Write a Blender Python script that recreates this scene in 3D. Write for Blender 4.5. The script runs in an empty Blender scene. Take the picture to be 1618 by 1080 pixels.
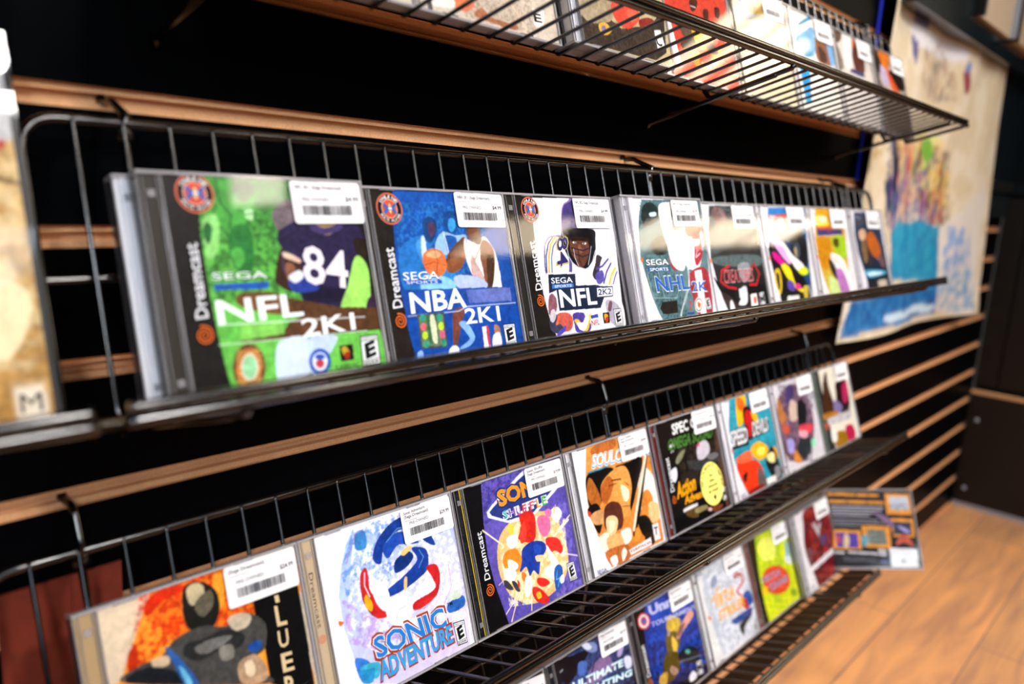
import bpy, math, random
import numpy as np
from mathutils import Vector, Matrix
SC = bpy.context.scene
COL = SC.collection
MM = 0.001
Z0 = 842.0          # height of the datum groove above the floor, mm
# ------------------------------------------------------------ camera
CAM_POS=[-136.155, -480.242, -34.191]
CAM_R=[0.678672, -0.732336, 0.055572]
CAM_U=[0.105832, 0.172391, 0.979327]
CAM_F=[0.726777, 0.65876, -0.194502]
F_PX=1246.24

def W(x, y, z): return Vector((x*MM, y*MM, (z+Z0)*MM))
cd = bpy.data.cameras.new('camera'); cam = bpy.data.objects.new('camera', cd); COL.objects.link(cam)
cd.sensor_fit = 'HORIZONTAL'; cd.sensor_width = 36.0; cd.lens = F_PX/1618*36; cd.clip_start = .01
r, u, f = map(Vector, (CAM_R, CAM_U, CAM_F))
cam.matrix_world = Matrix(((r.x, u.x, -f.x, 0), (r.y, u.y, -f.y, 0), (r.z, u.z, -f.z, 0), (0, 0, 0, 1)))
cam.location = W(*CAM_POS)
cd.dof.use_dof = True; cd.dof.focus_distance = .655; cd.dof.aperture_fstop = 3.3; cd.dof.aperture_blades = 9
SC.camera = cam
# ------------------------------------------------------------ world, lights, exposure
SC.view_settings.view_transform = 'Standard'; SC.view_settings.look = 'None'
SC.view_settings.gamma = 1; SC.view_settings.exposure = 0.0; SC.view_settings.use_curve_mapping = False
wd = bpy.data.worlds.new('room_air'); SC.world = wd; wd.use_nodes = True
wd.node_tree.nodes['Background'].inputs[0].default_value = (1, .93, .86, 1)
wd.node_tree.nodes['Background'].inputs[1].default_value = .05
def area(name, loc, target, sx, sy, power, col, spread=180):
    l = bpy.data.lights.new(name, 'AREA'); l.shape = 'RECTANGLE'; l.size = sx; l.size_y = sy; l.energy = power; l.color = col; l.spread = math.radians(spread)
    o = bpy.data.objects.new(name, l); COL.objects.link(o); o.location = loc
    o.rotation_euler = (Vector(target)-Vector(loc)).to_track_quat('-Z', 'Y').to_euler(); return o
area('ceiling_light_key', (.75, -1.9, 2.45), (.7, 0, .55), .35, .35, 11.8, (1, .95, .92), 70)
area('ceiling_light_near', (1.3, -1.0, 2.52), (1.0, 0, .8), .3, .3, 13, (1, .88, .74))
area('ceiling_light_side', (-1.3, -2.4, 1.9), (.2, -.1, .7), .3, .6, 6.5, (.9, .94, 1), 80)
area('floor_fill_light', (1.9, -1.6, 2.55), (1.8, -.55, 0), .3, .3, 3.6, (1, .92, .78), 60)  # added lamp that brightens the floor past the shelf ends
area('ceiling_light_far', (1.78, -2.6, 2.5), (1.5, -.1, .5), .26, .26, 4.5, (1, .88, .72))

# ------------------------------------------------------------ materials
def nodes(name):
    m = bpy.data.materials.new(name); m.use_nodes = True
    nt = m.node_tree; return m, nt, nt.nodes['Principled BSDF']
def lin(h):
    c = [int(h[i:i+2], 16)/255 for i in (0, 2, 4)]
    return tuple(v/12.92 if v <= .04045 else ((v+.055)/1.055)**2.4 for v in c)
def plain(name, h, rough=.5, metal=0., spec=.5, bump=0., bscale=300., var=0.):
    m, nt, b = nodes(name)
    b.inputs['Base Color'].default_value = (*lin(h), 1); b.inputs['Roughness'].default_value = rough
    b.inputs['Metallic'].default_value = metal; b.inputs['Specular IOR Level'].default_value = spec
    tc = nt.nodes.new('ShaderNodeTexCoord'); no = nt.nodes.new('ShaderNodeTexNoise'); no.inputs['Scale'].default_value = bscale
    nt.links.new(tc.outputs['Object'], no.inputs['Vector'])
    if var:
        mx = nt.nodes.new('ShaderNodeMix'); mx.data_type = 'RGBA'; mx.blend_type = 'MULTIPLY'
        rp = nt.nodes.new('ShaderNodeMapRange'); rp.inputs[3].default_value = 1-var; rp.inputs[4].default_value = 1+var
        nt.links.new(no.outputs['Fac'], rp.inputs[0]); mx.inputs[0].default_value = 1
        mx.inputs[6].default_value = (*lin(h), 1); nt.links.new(rp.outputs[0], mx.inputs[7]); nt.links.new(mx.outputs[2], b.inputs['Base Color'])
    if bump:
        bp = nt.nodes.new('ShaderNodeBump'); bp.inputs['Strength'].default_value = bump; bp.inputs['Distance'].default_value = .0005
        nt.links.new(no.outputs['Fac'], bp.inputs['Height']); nt.links.new(bp.outputs[0], b.inputs['Normal'])
    return m
M = {}
M['laminate'] = plain('black_laminate', '020305', .4, spec=.03, bump=.15, bscale=60)
M['mdf'] = plain('raw_mdf', 'dcaa7c', .9, spec=.1, var=.3, bscale=900)
M['wire'] = plain('black_wire', '030304', .16, spec=.75)
M['wire'].node_tree.nodes['Principled BSDF'].inputs['IOR'].default_value = 1.55
M['wire'].node_tree.nodes['Principled BSDF'].inputs['Coat Weight'].default_value = .15
M['wire'].node_tree.nodes['Principled BSDF'].inputs['Coat Roughness'].default_value = .12
M['teal_black'] = plain('teal_black_gloss', '10181c', .16, spec=.6, bump=.2, bscale=25)
M['panel_black'] = plain('panel_black', '090909', .5, var=.2, bscale=200)
M['chrome'] = plain('brushed_steel', 'aab4c4', .35, metal=.3)
M['dark_wall'] = plain('dark_wall_paint', '12110f', .8, bump=.1)
M['ceiling'] = plain('ceiling_paint', '151413', .9, bump=.1)
M['rust'] = plain('rust_card', '722206', .8, var=.3, bscale=120)
M['blue'] = plain('blue_edge', '0a1c9a', .5)
M['spine_white'] = plain('spine_paper', 'ecebf2', .35)
M['card_cream'] = plain('cream_card', 'b8a48c', .6, var=.1, bscale=60)
M['inner_white'] = plain('matt_white_plastic', 'd8d4ce', .4)
m, nt, b = nodes('printed_sheet')
at = nt.nodes.new('ShaderNodeAttribute'); at.attribute_name = 'ink'; nt.links.new(at.outputs['Color'], b.inputs['Base Color'])
b.inputs['Roughness'].default_value = .42; b.inputs['Specular IOR Level'].default_value = .12; M['print'] = m
m, nt, b = nodes('poster_fabric')
at = nt.nodes.new('ShaderNodeAttribute'); at.attribute_name = 'ink'; nt.links.new(at.outputs['Color'], b.inputs['Base Color'])
b.inputs['Roughness'].default_value = .5; b.inputs['Specular IOR Level'].default_value = .25; M['poster'] = m
def clear(name, ior, rough, tint, frost):
    m = bpy.data.materials.new(name); m.use_nodes = True; nt = m.node_tree; nt.nodes.clear()
    out = nt.nodes.new('ShaderNodeOutputMaterial'); mix = nt.nodes.new('ShaderNodeMixShader'); fr = nt.nodes.new('ShaderNodeFresnel')
    tr = nt.nodes.new('ShaderNodeBsdfTransparent'); gl = nt.nodes.new('ShaderNodeBsdfGlossy'); di = nt.nodes.new('ShaderNodeBsdfDiffuse')
    m2 = nt.nodes.new('ShaderNodeMixShader'); no = nt.nodes.new('ShaderNodeTexNoise'); no.inputs['Scale'].default_value = 90
    rg = nt.nodes.new('ShaderNodeMapRange'); rg.inputs[3].default_value = rough*.7; rg.inputs[4].default_value = rough*1.4
    nt.links.new(no.outputs['Fac'], rg.inputs[0]); nt.links.new(rg.outputs[0], gl.inputs['Roughness'])
    fr.inputs[0].default_value = ior; tr.inputs[0].default_value = (*tint, 1); di.inputs[0].default_value = (.72, .69, .71, 1)
    m2.inputs[0].default_value = frost
    nt.links.new(tr.outputs[0], m2.inputs[1]); nt.links.new(di.outputs[0], m2.inputs[2])
    nt.links.new(fr.outputs[0], mix.inputs[0]); nt.links.new(m2.outputs[0], mix.inputs[1]); nt.links.new(gl.outputs[0], mix.inputs[2])
    nt.links.new(mix.outputs[0], out.inputs[0]); return m
M['clear'] = clear('clear_plastic', 1.45, .045, (.97, .97, .97), .0)
M['rim'] = clear('clear_plastic_edge', 1.5, .12, (.75, .75, .77), .42)
M['rib'] = clear('clear_plastic_rib', 1.6, .08, (.9, .9, .92), .25)
# laminate floor
m, nt, b = nodes('wood_laminate_floor')
tc = nt.nodes.new('ShaderNodeTexCoord'); mp = nt.nodes.new('ShaderNodeMapping'); mp.inputs['Location'].default_value = (.31, .09, 0)
br = nt.nodes.new('ShaderNodeTexBrick'); br.inputs['Scale'].default_value = 1; br.inputs['Brick Width'].default_value = 1.2; br.inputs['Row Height'].default_value = .15
br.inputs['Mortar Size'].default_value = .0012; br.inputs['Color1'].default_value = (*lin('e8a854'), 1); br.inputs['Color2'].default_value = (*lin('ce964a'), 1)
br.inputs['Mortar'].default_value = (*lin('6b4020'), 1); br.inputs['Bias'].default_value = .1
m3 = nt.nodes.new('ShaderNodeMapping'); m3.inputs['Scale'].default_value = (2.2, 16, 1); n1 = nt.nodes.new('ShaderNodeTexNoise'); n1.inputs['Scale'].default_value = 1.6
n1.inputs['Detail'].default_value = 6; n1.inputs['Distortion'].default_value = .8
cr = nt.nodes.new('ShaderNodeValToRGB'); cr.color_ramp.elements[0].position = .33; cr.color_ramp.elements[0].color = (*lin('b4803a'), 1)
cr.color_ramp.elements[1].position = .62; cr.color_ramp.elements[1].color = (*lin('ffdca0'), 1)
mx = nt.nodes.new('ShaderNodeMix'); mx.data_type = 'RGBA'; mx.blend_type = 'MULTIPLY'; mx.inputs[0].default_value = .75
hs = nt.nodes.new('ShaderNodeBrightContrast'); hs.inputs[1].default_value = .12
nt.links.new(tc.outputs['Object'], mp.inputs[0]); nt.links.new(mp.outputs[0], br.inputs[0]); nt.links.new(tc.outputs['Object'], m3.inputs[0]); nt.links.new(m3.outputs[0], n1.inputs[0])
nt.links.new(n1.outputs['Fac'], cr.inputs[0]); nt.links.new(br.outputs['Color'], mx.inputs[6]); nt.links.new(cr.outputs[0], mx.inputs[7])
nt.links.new(mx.outputs[2], hs.inputs[0]); nt.links.new(hs.outputs[0], b.inputs['Base Color']); b.inputs['Roughness'].default_value = .38
M['floor'] = m
m, nt, b = nodes('warm_lamp_diffuser')
b.inputs['Base Color'].default_value = (1, .9, .7, 1); b.inputs['Emission Color'].default_value = (1, .82, .58, 1); b.inputs['Emission Strength'].default_value = 13; M['lamp'] = m
m, nt, b = nodes('added_cool_diffuser')
b.inputs['Base Color'].default_value = (.8, .88, 1, 1); b.inputs['Emission Color'].default_value = (.72, .86, 1, 1); b.inputs['Emission Strength'].default_value = 8; M['cool_glow'] = m  # glowing face of the added cool ceiling panels
m = m.copy(); m.name = 'added_window_glow'; m.node_tree.nodes['Principled BSDF'].inputs['Emission Strength'].default_value = 4.5; M['strip_glow'] = m  # dimmer glow for the added window strip

# ------------------------------------------------------------ mesh helpers (all sizes in millimetres)
class MB:
    def __init__(s): s.v = []; s.f = []; s.m = []
    def quad(s, a, b, c, d, m=0):
        i = len(s.v); s.v += [a, b, c, d]; s.f.append((i, i+1, i+2, i+3)); s.m.append(m)
    def box(s, x0, x1, y0, y1, z0, z1, m=0):
        i = len(s.v); s.v += [(x, y, z) for x in (x0, x1) for y in (y0, y1) for z in (z0, z1)]
        for q in ((0,1,3,2),(4,6,7,5),(0,4,5,1),(2,3,7,6),(0,2,6,4),(1,5,7,3)): s.f.append(tuple(i+k for k in q)); s.m.append(m)
    def prism(s, prof, x0, x1, mats=None, m=0):
        # profile in (y, z), extruded along x
        i = len(s.v); n = len(prof); s.v += [(x0, y, z) for y, z in prof]+[(x1, y, z) for y, z in prof]
        for k in range(n):
            j = (k+1) % n; s.f.append((i+k, i+j, i+n+j, i+n+k)); s.m.append(mats[k] if mats else m)
        s.f.append(tuple(i+k for k in range(n))[::-1]); s.m.append(m); s.f.append(tuple(i+n+k for k in range(n))); s.m.append(m)
    def tube(s, pts, r, seg=8, closed=False, m=0):
        P = []; src = [Vector(p) for p in pts]
        for k, p in enumerate(src):          # hold the shading straight along long runs
            P.append(p)
            if k < len(src)-1 or closed:
                q = src[(k+1) % len(src)]; d = q-p
                if d.length > 14: P += [p+d.normalized()*2.5, q-d.normalized()*2.5]
        n = len(P); base = len(s.v); prev = None
        for k in range(n):
            a = P[k-1] if (k > 0 or closed) else P[k]; c = P[(k+1) % n] if (k < n-1 or closed) else P[k]
            t = (P[k]-a).normalized()+(c-P[k]).normalized(); t = t.normalized() if t.length > 1e-6 else Vector((1, 0, 0))
            if prev is None: q = t.orthogonal().normalized()
            else: q = (prev-t*prev.dot(t)).normalized()
            prev = q; w = t.cross(q)
            h = 1.0
            if a != P[k] and c != P[k]: h = 1/max(.5, (P[k]-a).normalized().dot(t))
            for j in range(seg):
                an = 2*math.pi*j/seg; s.v.append(tuple(P[k]+(q*math.cos(an)+w*math.sin(an))*r*(h if h < 1.3 else 1.15)))
        for k in range(n if closed else n-1):
            k2 = (k+1) % n
            for j in range(seg):
                j2 = (j+1) % seg; s.f.append((base+k*seg+j, base+k*seg+j2, base+k2*seg+j2, base+k2*seg+j)); s.m.append(m)
        if not closed:
            s.f.append(tuple(base+j for j in range(seg))[::-1]); s.f.append(tuple(base+(n-1)*seg+j for j in range(seg))); s.m += [m, m]
    def disc(s, c, r, y0, y1, n=20, m=0):
        i = len(s.v)
        for y in (y0, y1): s.v += [(c[0]+r*math.cos(2*math.pi*k/n), y, c[1]+r*math.sin(2*math.pi*k/n)) for k in range(n)]
        for k in range(n): j = (k+1) % n; s.f.append((i+k, i+j, i+n+j, i+n+k)); s.m.append(m)
        s.f.append(tuple(i+k for k in range(n))); s.f.append(tuple(i+n+k for k in range(n))[::-1]); s.m += [m, m]
    def mesh(s, name, mats, smooth=False):
        me = bpy.data.meshes.new(name); me.from_pydata([(a*MM, b*MM, c*MM) for a, b, c in s.v], [], s.f)
        for q in mats: me.materials.append(M[q] if isinstance(q, str) else q)
        me.polygons.foreach_set('material_index', s.m)
        if smooth: me.polygons.foreach_set('use_smooth', [len(q) == 4 for q in s.f])
        me.update(); return me
    def build(s, name, mats, parent=None, smooth=False):
        o = bpy.data.objects.new(name, s.mesh(name, mats, smooth)); COL.objects.link(o)
        if parent: o.parent = parent
        return o
def tag(o, label=None, cat=None, group=None, kind=None):
    if label: o['label'] = label
    if cat: o['category'] = cat
    if group: o['group'] = group
    if kind: o['kind'] = kind
    return o
def empty(name, mat, label, cat, group=None):
    o = bpy.data.objects.new(name, None); COL.objects.link(o); o.matrix_world = mat; o.empty_display_size = .02
    return tag(o, label, cat, group)
def WM(x, y, z): return Matrix.Translation(W(x, y, z))

# ------------------------------------------------------------ the room
G0, G1 = 6.5, -6.0      # groove opening above and below its centre line
def slat_wall():
    b = MB(); x0, x1 = -900, 2285
    for k in range(-12, 20):
        zc = k*76.2; a, c = zc+G0, zc+76.2+G1           # this slat face spans a..c
        if c < -Z0+5: continue
        a = max(a, -Z0); T = 3.0; D = 9.0
        prof = [(0, a), (T, a), (T, a-3.5), (D, a-3.5), (D, c+3.5), (T, c+3.5), (T, c), (0, c)]
        if a <= -Z0+.1: prof = [(0, a), (D, a), (D, c+3.5), (T, c+3.5), (T, c), (0, c)]; mats = [1, 1, 1, 1, 1, 0]
        else: mats = [1]*7+[0]
        b.prism(prof, x0, x1, mats, 1)
    b.box(x0, x1, 9.0, 19.0, -Z0, 20*76.2, 1)
    return tag(b.build('wall_back', ['laminate', 'mdf']), kind='structure')
wall = slat_wall(); wall.location = (0, 0, Z0*MM)
b = MB(); b.box(-1600, 10400, -3900, 40, -Z0-20, -Z0); fl = tag(b.build('floor', ['floor']), kind='structure'); fl.location = (0, 0, Z0*MM)
b = MB(); b.box(-1600, 10400, -3900, 40, 1810, 1830); ce = tag(b.build('ceiling', ['ceiling']), kind='structure'); ce.location = (0, 0, Z0*MM)
b = MB(); b.box(-1620, -1600, -3900, 40, -Z0, 1810); q = tag(b.build('wall_left', ['dark_wall']), kind='structure'); q.location = (0, 0, Z0*MM)
b = MB(); b.box(-1600, -1400, -3920, -3900, -Z0, 1810); b.box(900, 10400, -3920, -3900, -Z0, 1810); b.box(-1400, 900, -3920, -3900, -Z0, 260); b.box(-1400, 900, -3920, -3900, 740, 1810)
q = tag(b.build('wall_front', ['dark_wall']), kind='structure'); q.location = (0, 0, Z0*MM)
w1 = tag(bpy.data.objects.new('added_window_1', None), kind='structure'); COL.objects.link(w1); w1.location = W(-250, -3910, 500)  # unseen window, added and cut to a strip for highlights on the wires
b = MB()
for x in (-1150, -20, 1110): b.box(x, x+40, -12, 30, -240, 240)
b.box(-1150, 1150, -12, 30, -240, -200); b.box(-1150, 1150, -12, 30, 200, 240); b.build('added_window_frame', ['panel_black'], w1)
b = MB(); b.quad((-1149, 6, -239), (-1149, 6, 239), (1149, 6, 239), (1149, 6, -239)); b.build('glass', ['strip_glow'], w1)
b = MB(); b.box(10400, 10420, -3900, 40, -Z0, 1810); q = tag(b.build('wall_right', ['dark_wall']), kind='structure'); q.location = (0, 0, Z0*MM)
b = MB(); b.box(1240, 2284, -40, -.5, 282, 700); q = tag(b.build('trim_1', ['teal_black']), kind='structure'); q.location = (0, 0, Z0*MM)

# end cabinet standing across the end of the slatted wall
ec = empty('black_cabinet', WM(2287, 0, -Z0), 'glossy black cabinet closing off the far end of the slatted wall', 'cabinet')
b = MB(); b.box(16, 420, -430, -2, 0, 1750); b.build('body', ['panel_black'], ec)
b = MB(); b.box(0, 15, -430, -3, 856, 1745); b.box(-2, 0, -430, -3, 856, 866); b.build('door', ['teal_black'], ec)
b = MB(); b.box(0, 15, -56, -3, 346, 846); b.build('door', ['panel_black'], ec)
b = MB(); b.box(0, 15, -430, -60, 346, 846); b.build('door', ['panel_black'], ec)
kp = empty('kick_panel', WM(2284, 0, -Z0), 'black panel with two round screws and a steel foot strip at floor level', 'panel')
b = MB(); b.box(-14, 0, -430, -2, 12, 322, 0); b.build('panel', ['panel_black'], kp)
b = MB(); b.box(-14.5, 1, -430, -2, 322.2, 330, 0); tag(b.build('top_edge', ['mdf'], kp), 'raw brown board edge')
b = MB(); b.box(-17, 0, -430, -2, 0, 11.8); tag(b.build('foot_strip', ['chrome'], kp), 'pale steel strip')
for y, z in ((-27, 250), (-25, 54)):
    b = MB(); pr = [(-14.2, 0)]
    n = 14
    for k, (xx, rr) in enumerate(((-14.2, 5.6), (-16.4, 4.6), (-17.2, 2.4))):
        for j in range(n): b.v.append((xx, y+rr*math.cos(2*math.pi*j/n), z+rr*math.sin(2*math.pi*j/n)))
    for k in range(2):
        for j in range(n): b.f.append((k*n+j, k*n+(j+1) % n, (k+1)*n+(j+1) % n, (k+1)*n+j)); b.m.append(0)
    b.f.append(tuple(range(2*n, 3*n))); b.m.append(0)
    b.build('screw', ['chrome'], kp, True)

# warm ceiling light panels further down the shop, their reflection shows in the case lids
for k, (x, y, sx, sy) in enumerate(((3900, -1300, 75, 560), (4200, -1300, 75, 560), (4500, -1300, 75, 560), (4800, -1300, 75, 560), (4420, -3450, 480, 270), (6500, -3450, 560, 290), (7750, -3450, 560, 290), (9000, -3450, 560, 290))):
    big = k > 3
    cl = empty('ceiling_light', WM(x, y, 1808), 'square warm ceiling panel light deep in the shop' if big else 'narrow warm ceiling strip light beyond the end cabinet', 'light', 'warm ceiling panel lights' if big else 'warm ceiling strip lights')
    b = MB(); b.box(-sx-15, sx+15, -sy-15, sy+15, -30, 0); b.build('housing', ['inner_white'], cl)
    b = MB(); b.box(-sx, sx, -sy, sy, -36, -30.5); b.build('diffuser', ['lamp'], cl)

for k, x in enumerate((-800, 450)):  # unseen cool panels, added to streak the upright wires with highlights
    cl = empty('ceiling_light', WM(x, -3560, 1808), 'cool white ceiling panel added to put highlights on the wires', 'light', 'added cool ceiling panels')
    b = MB(); b.box(-610, 610, -290, 290, -26, 0); b.build('housing', ['inner_white'], cl)
    b = MB(); b.box(-595, 595, -275, 275, -32, -26.5); b.build('diffuser', ['cool_glow'], cl)
FRAMES={'r1': ([0.0, -71.55, 66.44], 0.2993, 0), 'r2': ([0.0, -72.51, -161.87], 0.2993, -0.009), 'r3': ([0.0, -73.13, -400.96], 0.3299, 0), 'r4': ([0.0, -67.16, -631.53], 0.3533, 0)}
BACK_POSE=([1111.56, -78.85, -616.95],[[0.64887, 0.67383, 0.35344], [-0.75766, 0.52942, 0.38166], [0.07006, -0.51544, 0.85406]],1.04)

SHELF_W, DEPTH, RAIL_U, MID_U = 1172.0, 84.0, 156.0, 73.0
def frame_matrix(row, x=0, d=0, u=0):
    o, al, yaw = FRAMES[row]
    R3 = (Matrix.Rotation(yaw, 3, 'Z') @ Matrix.Rotation(-al, 3, 'X'))
    return Matrix.Translation(W(*o)) @ R3.to_4x4() @ Matrix.Translation(Vector((x*MM, -d*MM, u*MM)))
def arc(c, r, a0, a1, n, ax):   # arc in the local plane (ax = 'xz')
    return [(c[0]+r*math.cos(math.radians(a0+(a1-a0)*k/n)), c[1], c[2]+r*math.sin(math.radians(a0+(a1-a0)*k/n))) for k in range(n+1)]
def wire_shelf(row, x0, length, groove, label, hooks=(52, 562, 1078), group='sloping wire shelves on the slatted wall'):
    mat = frame_matrix(row, x0); inv = mat.inverted()
    e = empty('wire_shelf', mat, label, 'shelf', group)
    L = length; R = 18; gy = 2.6
    loop = [(0, gy, 2)]+arc((R, gy, RAIL_U-R), R, 180, 90, 6, 0)+arc((L-R, gy, RAIL_U-R), R, 90, 0, 6, 0)+[(L, gy, 2), (L, 0, -2.6), (L, -DEPTH, -2.6), (0, -DEPTH, -2.6), (0, 0, -2.6)]
    b = MB(); b.tube(loop, 2.7, 8, True); b.build('frame', ['wire'], e, True)
    b = MB(); b.tube([(0, gy+3.4, MID_U), (L, gy+3.4, MID_U)], 1.9, 8); b.build('middle_rail', ['wire'], e, True)
    b = MB(); b.tube([(0, -DEPTH-.4, 3.1), (L, -DEPTH-.4, 3.1)], 2.9, 8); b.build('front_rail', ['wire'], e, True)
    n = int(L/25.1); wm = None
    for k in range(1, n):
        if wm is None:
            b = MB(); pts = [(0, gy-1.6, RAIL_U+1)]+[(0, gy-1.6, 4)]
            pts += [(0, gy-1.6-4*(1-math.cos(a)), 4-(6)*math.sin(a)*1.05) for a in (.5, 1., 1.4)]
            pts += [(0, -6, -2.2), (0, -DEPTH+4.5, -2.2), (0, -DEPTH+2.6, -.6), (0, -DEPTH+2.4, 3.5)]
            b.tube(pts, 1.45, 8); wm = b.mesh('wire', ['wire'], True)
        o = bpy.data.objects.new('wire', wm); COL.objects.link(o); o.parent = e; o.location = (k*25.1*MM, 0, 0)
    for hx in hooks:
        if hx > L: continue
        c = mat @ Vector((hx*MM, gy*MM, RAIL_U*MM)); ry = c.y/MM; rz = c.z/MM-Z0; wx = c.x/MM
        b = MB()
        world = [(wx, 6.5, groove+2.5), (wx, 6.2, groove-1), (wx, 1.5, groove-1.5), (wx, -8, groove-1.2), (wx, -13, groove-3.5), (wx, ry-1, rz+5)]
        loc = [tuple((inv @ W(*q))/MM) for q in world]
        loc += [(hx, gy+3, RAIL_U-6), (hx, gy+3, 2), (hx, gy-1, -6.5), (hx, -8, -7.2), (hx, -DEPTH+2, -7.2), (hx, -DEPTH-1, -4.5)]
        b.tube(loc, 2.4, 8); b.box(hx-5, hx+5, gy-.5, gy+1.5, RAIL_U-9, RAIL_U+1); b.build('hook', ['wire'], e, True)
        b = MB()
        base = mat @ Vector((hx*MM, -DEPTH*.8*MM, -8*MM)); by, bz = base.y/MM, base.z/MM-Z0
        corner = mat @ Vector((hx*MM, 0, 0)); cz = corner.z/MM-Z0
        w2 = [(wx, by, bz), (wx, -30, cz-22), (wx, -4, cz-30), (wx, -2.6, cz-34)]
        b.tube([tuple((inv @ W(*q))/MM) for q in w2], 2.4, 8); b.build('brace', ['wire'], e, True)
    return e
wire_shelf('r1', 20, SHELF_W, 228.6, 'top black wire shelf, seen from underneath')
wire_shelf('r2', -8, SHELF_W+4, 0, 'black wire shelf at eye level holding the sports game cases')
wire_shelf('r3', -39.5, SHELF_W-2, -228.6, 'black wire shelf just below the eye level one, its front rail clear of cases')
wire_shelf('r4', -39.5, SHELF_W-2, -457.2, 'lowest black wire shelf, just above the wooden floor')
wire_shelf('r2', -610, 588, 0, 'short black wire shelf under the tan game box', hooks=(60, 520))

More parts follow.
